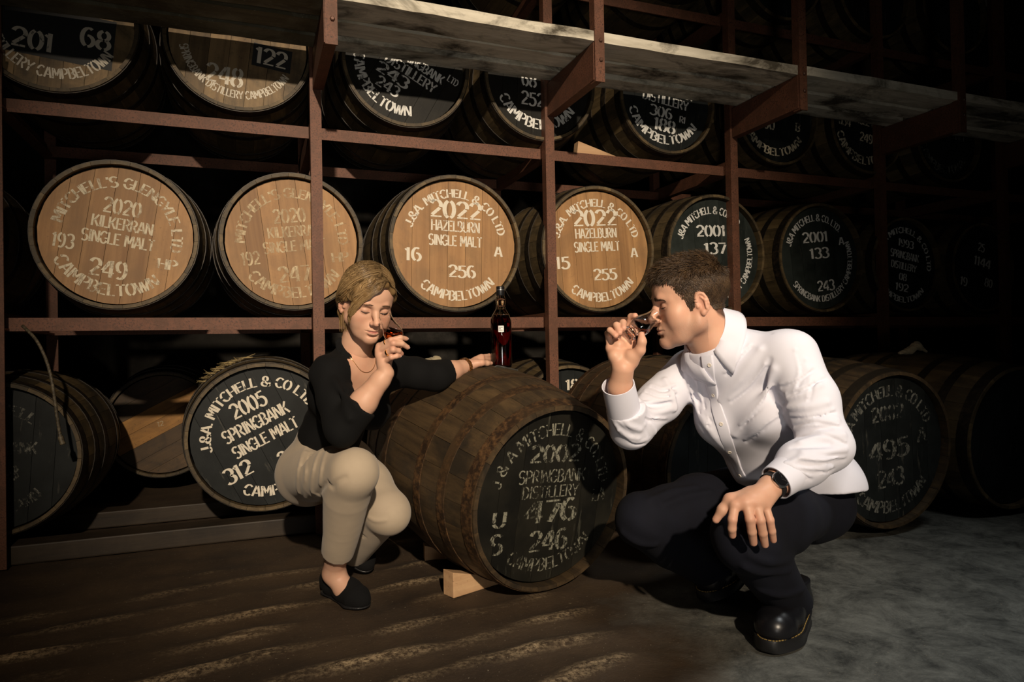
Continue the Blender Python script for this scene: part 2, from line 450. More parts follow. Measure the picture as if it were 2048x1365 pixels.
# ------------------------------------------------------------------ stencil alphabet (strokes with bridges)
def _l(*p): return [(p[i], p[i+1]) for i in range(0, len(p), 2)]
def _a(cx, cy, rx, ry, a0, a1):
    n = max(4, int(abs(a1-a0)/16))
    return [(cx+rx*math.cos(rad(a0+(a1-a0)*k/n)), cy+ry*math.sin(rad(a0+(a1-a0)*k/n))) for k in range(n+1)]
GL = {
 'A': (.62, [_l(.05, 0, .27, 1), _l(.57, 0, .35, 1), _l(.21, .3, .41, .3)]),
 'B': (.58, [_l(.08, 0, .08, 1), _a(.2, .74, .27, .26, -75, 90), _a(.2, .25, .32, .25, -90, 75)]),
 'C': (.6, [_a(.33, .5, .27, .5, 45, 168), _a(.33, .5, .27, .5, 192, 315)]),
 'D': (.62, [_l(.08, 0, .08, 1), _a(.2, .5, .35, .5, -88, 88)]),
 'E': (.54, [_l(.08, 0, .08, 1), _l(.2, .96, .5, .96), _l(.2, .5, .43, .5), _l(.2, .04, .5, .04)]),
 'F': (.52, [_l(.08, 0, .08, 1), _l(.2, .96, .5, .96), _l(.2, .5, .43, .5)]),
 'G': (.62, [_a(.33, .5, .27, .5, 45, 168), _a(.33, .5, .27, .5, 192, 330), _l(.38, .45, .6, .45)]),
 'H': (.62, [_l(.08, 0, .08, 1), _l(.54, 0, .54, 1), _l(.19, .5, .43, .5)]),
 'I': (.24, [_l(.12, 0, .12, 1)]),
 'J': (.5, [_l(.38, 1, .38, .28), _a(.21, .24, .17, .24, 190, 340)]),
 'K': (.6, [_l(.08, 0, .08, 1), _l(.2, .48, .53, 1), _l(.25, .55, .55, 0)]),
 'L': (.5, [_l(.08, 0, .08, 1), _l(.2, .04, .48, .04)]),
 'M': (.76, [_l(.08, 0, .08, 1), _l(.68, 0, .68, 1), _l(.17, .95, .36, .3), _l(.59, .95, .4, .3)]),
 'N': (.64, [_l(.08, 0, .08, 1), _l(.56, 0, .56, 1), _l(.17, .92, .47, .08)]),
 'O': (.62, [_a(.31, .5, .25, .5, 102, 258), _a(.31, .5, .25, .5, -78, 78)]),
 'P': (.56, [_l(.08, 0, .08, 1), _a(.2, .72, .3, .28, -85, 85)]),
 'R': (.6, [_l(.08, 0, .08, 1), _a(.2, .73, .29, .27, -85, 85), _l(.3, .4, .54, 0)]),
 'S': (.56, [_a(.28, .74, .22, .26, 35, 255), _a(.28, .26, .22, .26, -145, 75)]),
 'T': (.58, [_l(.29, 0, .29, .9), _l(.02, .96, .2, .96), _l(.38, .96, .56, .96)]),
 'U': (.62, [_l(.08, 1, .08, .32), _l(.54, 1, .54, .32), _a(.31, .3, .23, .3, 192, 348)]),
 'V': (.6, [_l(.03, 1, .27, 0), _l(.57, 1, .34, 0)]),
 'W': (.84, [_l(.04, 1, .2, 0), _l(.4, .9, .26, 0), _l(.44, .9, .58, 0), _l(.8, 1, .64, 0)]),
 'X': (.6, [_l(.04, 1, .56, 0), _l(.56, 1, .36, .58), _l(.04, 0, .24, .42)]),
 'Y': (.6, [_l(.3, 0, .3, .45), _l(.03, 1, .25, .52), _l(.57, 1, .35, .52)]),
 'Z': (.56, [_l(.05, .96, .5, .96), _l(.48, .86, .08, .14), _l(.05, .04, .52, .04)]),
 '&': (.7, [_a(.3, .76, .16, .24, -60, 215), _l(.16, .62, .62, 0), _a(.29, .25, .24, .25, 100, 300), _a(.34, .3, .25, .3, -55, 15)]),
 '.': (.22, [_l(.11, 0, .11, .16)]), "'": (.2, [_l(.1, .75, .1, 1)]), ' ': (.32, []),
 '0': (.6, [_a(.3, .5, .22, .5, 104, 256), _a(.3, .5, .22, .5, -76, 76)]),
 '1': (.36, [_l(.2, 0, .2, 1), _l(.04, .8, .12, .88)]),
 '2': (.6, [_a(.3, .72, .22, .27, -25, 165), _l(.47, .55, .12, .13), _l(.06, .05, .55, .05)]),
 '3': (.58, [_a(.27, .75, .22, .25, -70, 150), _a(.27, .26, .25, .26, -150, 72)]),
 '4': (.62, [_l(.45, 0, .45, .98), _l(.36, .92, .06, .34), _l(.05, .27, .35, .27), _l(.53, .27, .6, .27)]),
 '5': (.58, [_l(.14, .55, .14, .97), _l(.22, .95, .52, .95), _a(.27, .3, .25, .31, -150, 110)]),
 '6': (.6, [_a(.32, .5, .24, .5, 60, 250), _a(.3, .3, .22, .3, -85, 95)]),
 '7': (.56, [_l(.04, .95, .52, .95), _l(.5, .82, .24, 0)]),
 '8': (.6, [_a(.3, .75, .19, .25, 104, 256), _a(.3, .75, .19, .25, -76, 76), _a(.3, .26, .23, .26, 104, 256), _a(.3, .26, .23, .26, -76, 76)]),
 '9': (.6, [_a(.3, .7, .22, .3, 100, 275), _a(.28, .5, .24, .5, -120, 70)]),
}
def glyph_quads(ch, wv, wh):
    """quads of one glyph in its own unit box; verticals thicker than horizontals"""
    adv, strokes = GL[ch]
    Q = []
    for st in strokes:
        L = []; Rr = []
        for i, (x, y) in enumerate(st):
            a = st[max(i-1, 0)]; b = st[min(i+1, len(st)-1)]
            dx, dy = b[0]-a[0], b[1]-a[1]; d = math.hypot(dx, dy) or 1
            wd = (wh + (wv-wh)*abs(dy/d))*0.5
            L.append((x-dy/d*wd, y+dx/d*wd)); Rr.append((x+dy/d*wd, y-dx/d*wd))
        for i in range(len(st)-1):
            Q.append((L[i], Rr[i], Rr[i+1], L[i+1]))
    return adv, Q

def text_quads(items, Rin, roll):
    """items in head-radius units -> verts, faces in the head plane (x right, z up, y=0), seen from -y"""
    V = []; F = []
    cr, sr = math.cos(rad(roll)), math.sin(rad(roll))
    def put(q, f):
        i = len(V)
        for p in q:
            x, z = f(*p)
            x, z = x*cr - z*sr, x*sr + z*cr
            V.append((x*Rin, 0, z*Rin))
        F.append((i, i+1, i+2, i+3))
    for it in items:
        kind, txt = it[0], it[1]
        wv, wh = (it[6] if len(it) > 6 else (0.17, 0.11))
        tot = sum(GL[c][0] for c in txt)
        if kind == 'line':
            _, _, cx, cz, hgt, wid = it[:6]
            sx = wid/tot; x = cx - wid/2
            for ch in txt:
                adv, Q = glyph_quads(ch, wv, wh)
                for q in Q: put(q, lambda a, b, x=x: (x + a*sx, cz + (b-0.5)*hgt))
                x += adv*sx
        else:   # 'top' / 'bottom': arc text, r = mid radius, between angles a0..a1
            _, _, r, a0, hgt, a1 = it[:6]
            x = 0.0
            for ch in txt:
                adv, Q = glyph_quads(ch, wv, wh)
                am = rad(a0 + (a1-a0)*(x+adv/2)/tot)
                sx = abs(rad(a1-a0))*r/tot
                up = 1 if kind == 'top' else -1
                rx, rz = math.cos(am), math.sin(am)
                tx, tz = (rz, -rx) if kind == 'top' else (-rz, rx)
                for q in Q:
                    put(q, lambda a, b: (rx*r + tx*(a-adv/2)*sx + up*rx*(b-0.5)*hgt, rz*r + tz*(a-adv/2)*sx + up*rz*(b-0.5)*hgt))
                x += adv
    return V, F

# ------------------------------------------------------------------ casks
NST = 26
_cache = {}
def cask_r(t, Rb, Rh): return Rb - (Rb-Rh)*abs(t)**1.9
def cask_meshes(Rb, Rh, L):
    key = (Rb, Rh, L)
    if key in _cache: return _cache[key]
    th = 0.024; n = 12; da = math.pi/NST*0.985
    V = []; F = []
    for i in range(n+1):
        t_ = -1 + 2*i/n; y = t_*L/2; r = cask_r(t_, Rb, Rh)
        rin = r - th - (0.0 if 0 < i < n else -0.010)
        for a in (-da, 0, da): V.append((r*math.sin(a), y, r*math.cos(a)))
        for a in (da, 0, -da): V.append((rin*math.sin(a), y, rin*math.cos(a)))
    for i in range(n):
        for q in range(6):
            F.append((i*6+q, i*6+(q+1) % 6, (i+1)*6+(q+1) % 6, (i+1)*6+q))
    F += [tuple(range(6))[::-1], tuple(n*6+q for q in range(6))]
    bm = bmesh.new(); vs = [bm.verts.new(v) for v in V]
    for f in F: bm.faces.new([vs[i] for i in f])
    stave = bm_mesh('stave', bm, True, 35)
    hoops = []
    for t0, t1 in ((-0.985, -0.885), (-0.69, -0.60), (-0.37, -0.28), (0.28, 0.37), (0.60, 0.69), (0.885, 0.985)):
        m = 52; V = []; F = []
        for k in range(m):
            a = 2*math.pi*k/m
            for t_, e in ((t0, 0.0005), (t0, 0.0035), (t1, 0.0035), (t1, 0.0005)):
                r = cask_r(t_, Rb, Rh) + e
                V.append((r*math.sin(a), t_*L/2, r*math.cos(a)))
        for k in range(m):
            k2 = (k+1) % m
            for q in range(4): F.append((k*4+q, k*4+(q+1) % 4, k2*4+(q+1) % 4, k2*4+q))
        bm = bmesh.new(); vs = [bm.verts.new(v) for v in V]
        for f in F: bm.faces.new([vs[i] for i in f])
        hoops.append(bm_mesh('hoop', bm, True, 40))
    Rin = Rh - 0.020; boards = []; nb = 7
    edges = [-1, -0.70, -0.42, -0.13, 0.16, 0.44, 0.72, 1]
    for b in range(nb):
        x0, x1 = edges[b]*Rin + 0.0007, edges[b+1]*Rin - 0.0007
        x0 = max(x0, -Rin*0.999); x1 = min(x1, Rin*0.999)
        xs = [x0 + (x1-x0)*k/8 for k in range(9)]
        top = [(x, math.sqrt(max(Rin*Rin-x*x, 0))) for x in xs]
        pr = top + [(x, -z) for x, z in reversed(top)]
        # drop doubles at the very sides
        cl = []
        for p_ in pr:
            if not cl or math.hypot(p_[0]-cl[-1][0], p_[1]-cl[-1][1]) > 1e-4: cl.append(p_)
        if math.hypot(cl[0][0]-cl[-1][0], cl[0][1]-cl[-1][1]) < 1e-4: cl.pop()
        bm = bmesh.new(); n_ = len(cl)
        A = [bm.verts.new((x, 0, z)) for x, z in cl]; B = [bm.verts.new((x, 0.02, z)) for x, z in cl]
        bm.faces.new(A); bm.faces.new(B[::-1])
        for i in range(n_): bm.faces.new((A[i], B[i], B[(i+1) % n_], A[(i+1) % n_]))
        boards.append(bm_mesh('head_board', bm))
    bm = bmesh.new(); n_ = 40
    A = [bm.verts.new((Rin*math.sin(2*math.pi*k/n_), 0, Rin*math.cos(2*math.pi*k/n_))) for k in range(n_)]
    B = [bm.verts.new((v.co.x, 0.02, v.co.z)) for v in A]
    bm.faces.new(A); bm.faces.new(B[::-1])
    for i in range(n_): bm.faces.new((A[i], B[i], B[(i+1) % n_], A[(i+1) % n_]))
    back = bm_mesh('back_head', bm)
    _cache[key] = (stave, hoops, boards, back, Rin)
    return _cache[key]

def cask(head_c, axis_dir, size, label, head_mat, text=(), roll=0, paint=None, group=None, stave_mat=None, hoop_mat=None, board_mats=None, recess=0.030, board_roll=None, patches=()):
    """head_c: centre of the front chime plane; axis_dir: unit vector pointing from the front head to the back"""
    Rb, Rh, L = size
    stave, hoops, boards, back, Rin = cask_meshes(Rb, Rh, L)
    yv = Vector(axis_dir).normalized(); xv = yv.cross(Vector((0, 0, 1))).normalized(); zv = xv.cross(yv)
    R3 = Matrix((xv, yv, zv)).transposed()
    centre = Vector(head_c) + yv*(L/2)
    root = empty('cask'); tag(root, label, 'cask', group)
    root.matrix_world = Matrix.Translation(centre - R3 @ Vector((0, 0, Rb))) @ R3.to_4x4()
    c0 = (0, 0, Rb); off = random.uniform(0, 0.2)
    for k in range(NST):
        obj('stave', stave, stave_mat or M_STAVE, root, c0, (0, off + 2*math.pi*k/NST, 0))
    for h in hoops:
        obj('hoop', h, hoop_mat or M_HOOP, root, c0)
    yh = -L/2 + recess
    br = -rad(roll if board_roll is None else board_roll)
    hd = bpy.data.objects.new('head', None); link(hd, root); hd.location = (0, yh, Rb); hd.rotation_euler = (0, br, 0); hd.empty_display_size = 0.05
    for i, b in enumerate(boards):
        m = head_mat if not board_mats or board_mats.get(i) is None else board_mats[i]
        obj('head_board', b, m, hd)
    obj('back_head', back, head_mat, root, (0, L/2 - 0.05, Rb))
    for (x0, z0, x1, z1) in patches:
        V = [(x0*Rin, 0, z0*Rin), (x1*Rin, 0, z0*Rin), (x1*Rin, 0, z1*Rin), (x0*Rin, 0, z1*Rin)]
        o = obj('paint_patch', mesh('paint_patch', V, [(0, 1, 2, 3)]), M_BLACKPAINT, root, (0, yh-0.0006, Rb), (0, -rad(roll), 0))
        o['kind'] = 'stuff'
    if text:
        V, F = text_quads(text, Rin, roll)
        o = obj('stencil_lettering', mesh('stencil_lettering', V, F), paint, root, (0, yh - 0.0012, Rb))
        o['kind'] = 'stuff'
    return root

FAT = (0.185, 0.085)
SZ_A = (0.338, 0.298, 0.86)      # barrel
SZ_B = (0.360, 0.325, 0.88)      # hogshead
def mitchell(n1, y1, l1, l2, side, num, right, fat=True):
    return [('top', 'J.&A. MITCHELL & CO LTD', 0.80, 163, 0.13, 14), ('line', y1, 0, .54, .27, .86, FAT), ('line', l1, 0, .28, .165, .80),
            ('line', l2, 0, .05, .165, .88), ('line', side, -.68, -.20, .20, .27), ('line', right, .72, -.08, .16, .14),
            ('line', num, .11, -.43, .19, .46, FAT), ('bottom', 'CAMPBELTOWN', .82, 230, .15, 318)]
def glengyle(side, num, hp):
    return [('top', "MITCHELL'S GLENGYLE LTD", 0.78, 176, 0.15, -8), ('line', '2020', 0, .42, .22, .50), ('line', 'KILKERRAN', .04, .17, .17, .80),
            ('line', 'SINGLE MALT', .02, -.06, .17, .95), ('line', side, -.66, -.20, .2, .28), ('line', num, -.05, -.50, .25, .50, FAT),
            ('line', hp, .70, -.30, .15, .28), ('bottom', 'CAMPBELTOWN', .80, 212, .17, 318)]
MID_Y = 3.125
G_MID = 'casks on the middle tier of the rack'; G_UP = 'casks on the upper tier of the rack'; G_BOT = 'casks on the bottom tier of the rack'; G_TOP = 'casks on the top tier of the rack'; G_FR = 'casks standing on the floor in front of the rack'
def mid(x, size, **kw):
    z = Z_TIER[0] + size[0] - 0.006
    return cask((x, MID_Y + random.uniform(-.01, .01), z), (random.uniform(-.01, .01), 1, 0), size, group=G_MID, **kw)
mid(-1.225, SZ_A, label='dark cask cut off by the left edge on the middle tier', head_mat=MW_HEAD_OLD)
mid(-0.490, SZ_A, label='pale oak cask marked 2020 KILKERRAN and 249', head_mat=MW_HEAD, text=glengyle('193', '249', 'HP'), roll=-9, paint=MP_WORN)
mid(0.187, SZ_A, label='pale oak cask with faded KILKERRAN lettering behind a red post', head_mat=MW_HEAD, text=glengyle('192', '247', 'HP'), roll=7, paint=MP_FADED)
mid(0.936, SZ_B, label='bright oak cask marked 2022 HAZELBURN 16 and 256', head_mat=MW_HEAD, text=mitchell(0, '2022', 'HAZELBURN', 'SINGLE MALT', '16', '256', 'A'), roll=-1.5, paint=MP_FRESH)
mid(1.704, SZ_B, label='oak cask marked 2022 HAZELBURN 15 and 255', head_mat=MW_HEAD, text=mitchell(0, '2022', 'HAZELBURN', 'SINGLE MALT', '15', '255', 'A'), roll=4, paint=MP_FRESH)
def black2001(n):
    return [('top', 'J&A MITCHELL & CO. LTD.', .80, 158, .13, 40), ('line', '2001', -.05, .42, .20, .66), ('line', n, .02, .10, .20, .5),
            ('line', '243' if n == '133' else '242', .1, -.55, .2, .45), ('bottom', 'SPRINGBANK DISTILLERY CAMPBELTOWN', .80, 212, .12, 380)] + ([('line', 'A', .62, .3, .15, .14)] if n == '133' else [])
mid(2.436, SZ_B, label='black headed cask marked 2001 137 behind the man', head_mat=MB_HEAD_GREEN, text=black2001('137'), roll=3, paint=MP_WHITE)
mid(3.206, SZ_B, label='black headed cask marked 2001 133 and 243', head_mat=MB_HEAD_GREEN, text=black2001('133'), roll=6, paint=MP_WHITE)
mid(3.905, SZ_A, label='dark cask with 1993 and 192 behind the fourth post', head_mat=MB_HEAD, text=[('top', 'J & A MITCHELL & CO LTD', .80, 175, .13, 0), ('line', '1993', 0, .5, .17, .5), ('line', 'SPRINGBANK', 0, .22, .17, .9), ('line', 'DISTILLERY', 0, -.03, .16, .8), ('line', '08', 0, -.28, .16, .25), ('line', '192', 0, -.52, .17, .42), ('bottom', 'CAMPBELTOWN', .80, 215, .13, 325)], roll=-9, paint=MP_WHITE)
mid(4.62, SZ_A, label='almost black cask numbered 1144 at the right end of the middle tier', head_mat=MB_HEAD, text=[('line', '25', -.05, .5, .2, .24), ('line', '1144', .05, .15, .22, .6), ('line', '19', -.5, -.45, .2, .25), ('line', '80', .35, -.3, .2, .28)], roll=-12, paint=MP_WHITE)

def up(x, size, dz=0, **kw):
    z = Z_TIER[1] + size[0] - 0.006
    return cask((x, MID_Y + random.uniform(-.01, .01), z), (random.uniform(-.01, .01), 1, 0), size, group=G_UP, **kw)
up(-0.70, SZ_A, label='old oak cask with 201 on black paint, at upper left', head_mat=MW_HEAD_OLD, text=[('line', '201', -.24, -.36, .27, .52), ('line', '68', .52, -.16, .27, .4), ('bottom', 'DISTILLERY CAMPBELTOWN', .78, 200, .15, 335)], roll=-6, paint=MP_FRESH, patches=[(-.80, -.58, .76, .15)])
up(-0.02, SZ_A, label='old oak cask numbered 122 and 248 under the walkway', head_mat=MW_HEAD_OLD, text=[('line', '122', .48, -.10, .26, .48, FAT), ('line', '248', -.16, -.54, .28, .54, FAT), ('bottom', 'SPRINGBANK DISTILLERY CAMPBELTOWN', .80, 195, .12, 335)], roll=-7, paint=MP_FRESH, patches=[(.20, -.28, .78, .08)])
up(0.705, SZ_A, label='black cask with two slanting 243 numbers and CAMPBELTOWN', head_mat=MB_HEAD_OLD, text=[('line', 'SPRINGBANK', .20, .14, .16, .92), ('line', 'DISTILLERY', .14, -.07, .17, .95), ('line', '243', -.10, -.28, .19, .6), ('line', '243', -.08, -.50, .18, .42), ('bottom', 'CAMPBELTOWN', .78, 200, .17, 305), ('line', 'LTD', .80, .25, .12, .2)], roll=-29, paint=MP_WHITE)
up(1.386, SZ_A, label='black cask marked 68 and 252 beside a walkway bracket', head_mat=MB_HEAD_OLD, text=[('line', '68', -.20, .02, .24, .30), ('line', '252', -.12, -.32, .24, .46), ('bottom', 'CAMPBELTOWN', .76, 205, .18, 330), ('line', 'LTD', .8, 0, .12, .2)], roll=-3, paint=MP_WHITE)
up(2.144, SZ_A, label='black cask marked DISTILLERY 306 and 188', head_mat=MB_HEAD, text=[('line', 'SPRINGBANK', 0, .22, .17, 1.2), ('line', 'DISTILLERY', 0, .0, .18, 1.05), ('line', '306', -.08, -.25, .2, .52), ('line', 'RI', .42, -.29, .13, .14), ('line', '188', .03, -.50, .24, .5, FAT), ('bottom', 'CAMPBELTOWN', .78, 202, .17, 334)], roll=-8, paint=MP_WHITE)
up(2.90, SZ_A, label='dark cask with 90 under the second walkway bracket', head_mat=MB_HEAD, text=[('line', 'SINGLE MALT', -.1, .1, .16, .9), ('line', '90', -.15, -.22, .2, .3), ('line', 'B', .62, -.15, .18, .14), ('bottom', 'CAMPBELTOWN', .78, 205, .16, 330)], roll=-4, paint=MP_WORN)
up(3.60, SZ_A, label='dark cask marked SINGLE MALT 634 and 249', head_mat=MB_HEAD, text=[('line', 'SINGLE MALT', .1, .12, .17, 1.1), ('line', '634', -.6, 0, .22, .36), ('line', '249', .06, -.24, .2, .4), ('bottom', 'CAMPBELTOWN', .76, 200, .18, 330)], roll=-8, paint=MP_WORN)
up(4.32, SZ_A, label='almost black cask at the right end of the upper tier', head_mat=MB_HEAD, text=[('line', 'SINGLE MALT', .1, .12, .17, 1.1), ('bottom', 'CAMPBELTOWN', .76, 200, .18, 330)], roll=-8, paint=MP_GHOST)

TOPX = [0.75, 1.46, 2.20, 2.95, 3.68, 4.4]
TOPL = ['dark cask on the top tier, leftmost above the walkway', 'dark cask on the top tier, second above the walkway', 'dark cask on the top tier, third above the walkway',
        'dark cask on the top tier, fourth above the walkway', 'dark cask on the top tier, fifth above the walkway', 'dark cask on the top tier, rightmost above the walkway']
for x, lab in zip(TOPX, TOPL):
    cask((x, MID_Y, Z_TIER[2]+0.335), (0, 1, 0), SZ_A, lab, MB_HEAD, group=G_TOP)

ZB = 0.068
def bot(x, y, size, z=None, ax=(0, 1, 0), **kw):
    return cask((x, y, ZB + size[0] if z is None else z), ax, size, group=G_BOT, **kw)
bot(-0.93, 3.18, SZ_A, label='almost black cask at far left of the bottom tier beside a hanging rope', head_mat=MB_HEAD, text=[('top', 'MITCHELL', .7, 130, .14, 50), ('line', 'SPRINGBANK', 0, .15, .17, 1.0), ('line', '1998', 0, -.2, .2, .6), ('bottom', 'CAMPBELTOWN', .72, 220, .15, 320)], roll=-4, paint=MP_GHOST)
bot(-0.465, 4.35, SZ_A, z=0.40, label='brown cask with one amber board slanting across its head', head_mat=MW_HEAD_BROWN, board_mats={3: MW_HEAD_AMBER, 2: MW_HEAD_AMBER}, board_roll=-62, text=[('line', '12', -.05, .02, .1, .12)], paint=MP_FADED, roll=10)
bot(0.062, 3.21, SZ_B, label='black headed cask marked 2005 SPRINGBANK behind the woman', head_mat=MB_HEAD, text=[('top', 'J.&A. MITCHELL & CO LTD', .80, 168, .14, 8), ('line', '2005', 0, .52, .22, .52), ('line', 'SPRINGBANK', -.02, .24, .18, .98), ('line', 'SINGLE MALT', 0, -.02, .17, .98), ('line', '312', -.55, -.28, .22, .40, FAT), ('line', '246', .2, -.42, .22, .4, FAT), ('bottom', 'CAMPBELTOWN', .80, 222, .15, 318)], roll=26, paint=MP_FRESH)
bot(0.812, 3.20, SZ_A, label='cask behind the woman with a pale rag on top', head_mat=MW_HEAD_BROWN)
bot(1.56, 3.22, SZ_A, label='black headed cask marked 18 behind the front post', head_mat=MB_HEAD, text=[('line', '18', .10, .70, .20, .28)], paint=MP_FRESH)
bot(2.31, 3.22, SZ_A, label='dark cask hidden behind the man on the bottom tier', head_mat=MB_HEAD)
# casks on the floor in front
SZ_F = (0.360, 0.305, 0.86)
FGAX = Vector((-0.087, 0.412, 0.062)).normalized()
FGH = Vector((0.912, 2.001, 0.312))
cask(FGH, FGAX, SZ_F, 'big weathered cask marked 2002 and 476 between the two people', MB_HEAD_OLD,
     [('top', 'J & A MITCHELL & CO. LTD', .78, 170, .14, 10, (.12, .08)), ('line', '2002', 0, .50, .20, .72), ('line', 'SPRINGBANK', 0, .24, .15, .95, (.12, .08)), ('line', 'DISTILLERY', 0, .06, .14, .80, (.12, .08)),
      ('line', '476', .04, -.17, .26, .75, FAT), ('line', '246', .05, -.52, .24, .56, FAT), ('line', 'LA', .72, -.02, .16, .2), ('line', 'U', -.66, -.22, .17, .18), ('line', 'S', -.66, -.50, .22, .17),
      ('bottom', 'CAMPBELTOWN', .80, 234, .15, 320, (.13, .08))], -4, MP_FLAKED, G_FR, M_STAVE_OLD, M_HOOP_RUST)
cask((1.70, 2.07, 0.345), (-0.02, 1, 0.07), SZ_B, 'weathered floor cask behind the man\'s raised arm', MB_HEAD, group=G_FR, stave_mat=M_STAVE_OLD, hoop_mat=M_HOOP_RUST)
cask((2.475, 2.06, 0.350), (0, 1, 0.06), SZ_B, 'dark floor cask marked 495 behind the man\'s back', MB_HEAD,
     [('top', 'J&A MITCHELL & CO LTD', .80, 168, .15, 20), ('line', '2002', 0, .5, .2, .6), ('line', '495', .0, .0, .26, .75), ('line', '243', .0, -.4, .24, .5), ('line', 'A', .62, .1, .2, .18), ('bottom', 'CAMPBELTOWN', .80, 222, .16, 320)], 6, MP_GHOST, G_FR, M_STAVE_OLD)
cask((3.25, 2.07, 0.350), (0, 1, 0.06), SZ_B, 'almost black floor cask cut off by the right edge', MB_HEAD, group=G_FR)
# ------------------------------------------------------------------ smooth implicit modelling for bodies and cloth
A3 = lambda p: np.array(tuple(p), dtype=np.float64)
class Field:
    def __init__(s, pts, h, pad=0.05):
        pts = np.array([tuple(p) for p in pts]); s.h = h
        s.lo = pts.min(0) - pad; hi = pts.max(0) + pad
        s.n = np.ceil((hi - s.lo)/h).astype(int) + 1
        s.ax = [(s.lo[i] + h*np.arange(s.n[i])).astype(np.float32) for i in range(3)]
        s.D = np.full(s.n, 0.5, np.float32)
    def _blk(s, lo, hi):
        i0 = np.clip(np.floor((lo - s.lo)/s.h).astype(int), 0, s.n); i1 = np.clip(np.ceil((hi - s.lo)/s.h).astype(int)+1, 0, s.n)
        sl = tuple(slice(a, b) for a, b in zip(i0, i1))
        x = s.ax[0][sl[0]][:, None, None]; y = s.ax[1][sl[1]][None, :, None]; z = s.ax[2][sl[2]][None, None, :]
        return sl, x, y, z
    def _op(s, sl, d, k, op):
        a = s.D[sl]
        if a.size == 0: return
        d = d.astype(np.float32)
        if op == 'u':
            hh = np.maximum(k - np.abs(a-d), 0)/max(k, 1e-6)
            s.D[sl] = np.minimum(a, d) - hh*hh*k*0.25
        else:
            d = -d
            hh = np.maximum(k - np.abs(a-d), 0)/max(k, 1e-6)
            s.D[sl] = np.maximum(a, d) + hh*hh*k*0.25
    def cone(s, a, b, ra, rb=None, k=0.012, flat=None, op='u'):
        a = A3(a); b = A3(b); rb = ra if rb is None else rb
        m = max(ra, rb) + k + 3*s.h
        sl, x, y, z = s._blk(np.minimum(a, b)-m, np.maximum(a, b)+m)
        ab = b-a; L2 = max(ab@ab, 1e-12)
        px, py, pz = x-a[0], y-a[1], z-a[2]
        t = np.clip((px*ab[0]+py*ab[1]+pz*ab[2])/L2, 0, 1)
        qx, qy, qz = px-ab[0]*t, py-ab[1]*t, pz-ab[2]*t
        d2 = qx*qx+qy*qy+qz*qz
        if flat is not None:
            n = A3(flat[0]); n /= np.linalg.norm(n); c = qx*n[0]+qy*n[1]+qz*n[2]
            d2 = d2 + c*c*(flat[1]**2-1)
        s._op(sl, np.sqrt(d2) - (ra+(rb-ra)*t), k, op); return s
    def ball(s, c, r, k=0.012, op='u'): return s.cone(c, A3(c)+1e-5, r, r, k, None, op)
    def chain(s, pts, rs, k=0.012, flat=None, op='u'):
        for i in range(len(pts)-1): s.cone(pts[i], pts[i+1], rs[i], rs[i+1], k, flat, op)
        return s
    def chain_once(s, pts, rs, k=0.012, op='u'):
        pts = [A3(p) for p in pts]; m = max(rs) + k + 3*s.h
        sl, x, y, z = s._blk(np.min(pts, 0)-m, np.max(pts, 0)+m)
        best = None
        for a, b, ra, rb in zip(pts[:-1], pts[1:], rs[:-1], rs[1:]):
            ab = b-a; L2 = max(ab@ab, 1e-12); px, py, pz = x-a[0], y-a[1], z-a[2]
            t = np.clip((px*ab[0]+py*ab[1]+pz*ab[2])/L2, 0, 1)
            d = np.sqrt((px-ab[0]*t)**2+(py-ab[1]*t)**2+(pz-ab[2]*t)**2) - (ra+(rb-ra)*t)
            best = d if best is None else np.minimum(best, d)
        s._op(sl, best, k, op); return s
    def ell(s, c, r, R=None, k=0.012, op='u'):
        c = A3(c); r = A3(r); m = r.max() + k + 3*s.h
        sl, x, y, z = s._blk(c-m, c+m)
        p = [x-c[0], y-c[1], z-c[2]]
        if R is not None:
            p = [p[0]*R[0][i]+p[1]*R[1][i]+p[2]*R[2][i] for i in range(3)]     # R columns = local axes
        k0 = np.sqrt((p[0]/r[0])**2+(p[1]/r[1])**2+(p[2]/r[2])**2); k1 = np.sqrt((p[0]/r[0]**2)**2+(p[1]/r[1]**2)**2+(p[2]/r[2]**2)**2)
        s._op(sl, k0*(k0-1)/np.maximum(k1, 1e-6), k, op); return s
    def half(s, pt, nrm, k=0.004):
        """cut away everything on the side the normal points to"""
        pt = A3(pt); n = A3(nrm); n /= np.linalg.norm(n)
        x = s.ax[0][:, None, None]; y = s.ax[1][None, :, None]; z = s.ax[2][None, None, :]
        d = ((x-pt[0])*n[0]+(y-pt[1])*n[1]+(z-pt[2])*n[2]).astype(np.float32)
        s.D = np.maximum(s.D, d); return s
    def cut_local(s, pt, nrm, rad_):
        """same but only within rad_ of pt"""
        pt = A3(pt); n = A3(nrm); n /= np.linalg.norm(n)
        sl, x, y, z = s._blk(pt-rad_, pt+rad_)
        d = ((x-pt[0])*n[0]+(y-pt[1])*n[1]+(z-pt[2])*n[2])
        rr = (x-pt[0])**2+(y-pt[1])**2+(z-pt[2])**2
        a = s.D[sl]; s.D[sl] = np.where(rr < rad_*rad_, np.maximum(a, d.astype(np.float32)), a); return s
    def custom(s, fn, lo=None, hi=None, band=0.03):
        """D += fn(points) near the surface"""
        idx = np.argwhere(np.abs(s.D) < band)
        p = s.lo + idx*s.h
        s.D[tuple(idx.T)] += fn(p).astype(np.float32); return s
    def sample(s, p):
        q = (A3(p)-s.lo)/s.h; i = np.floor(q).astype(int)
        if (i < 0).any() or (i+1 >= s.n).any(): return 0.5
        f = q-i; c = s.D[i[0]:i[0]+2, i[1]:i[1]+2, i[2]:i[2]+2].astype(float)
        c = c[0]*(1-f[0])+c[1]*f[0]; c = c[0]*(1-f[1])+c[1]*f[1]; return c[0]*(1-f[2])+c[1]*f[2]
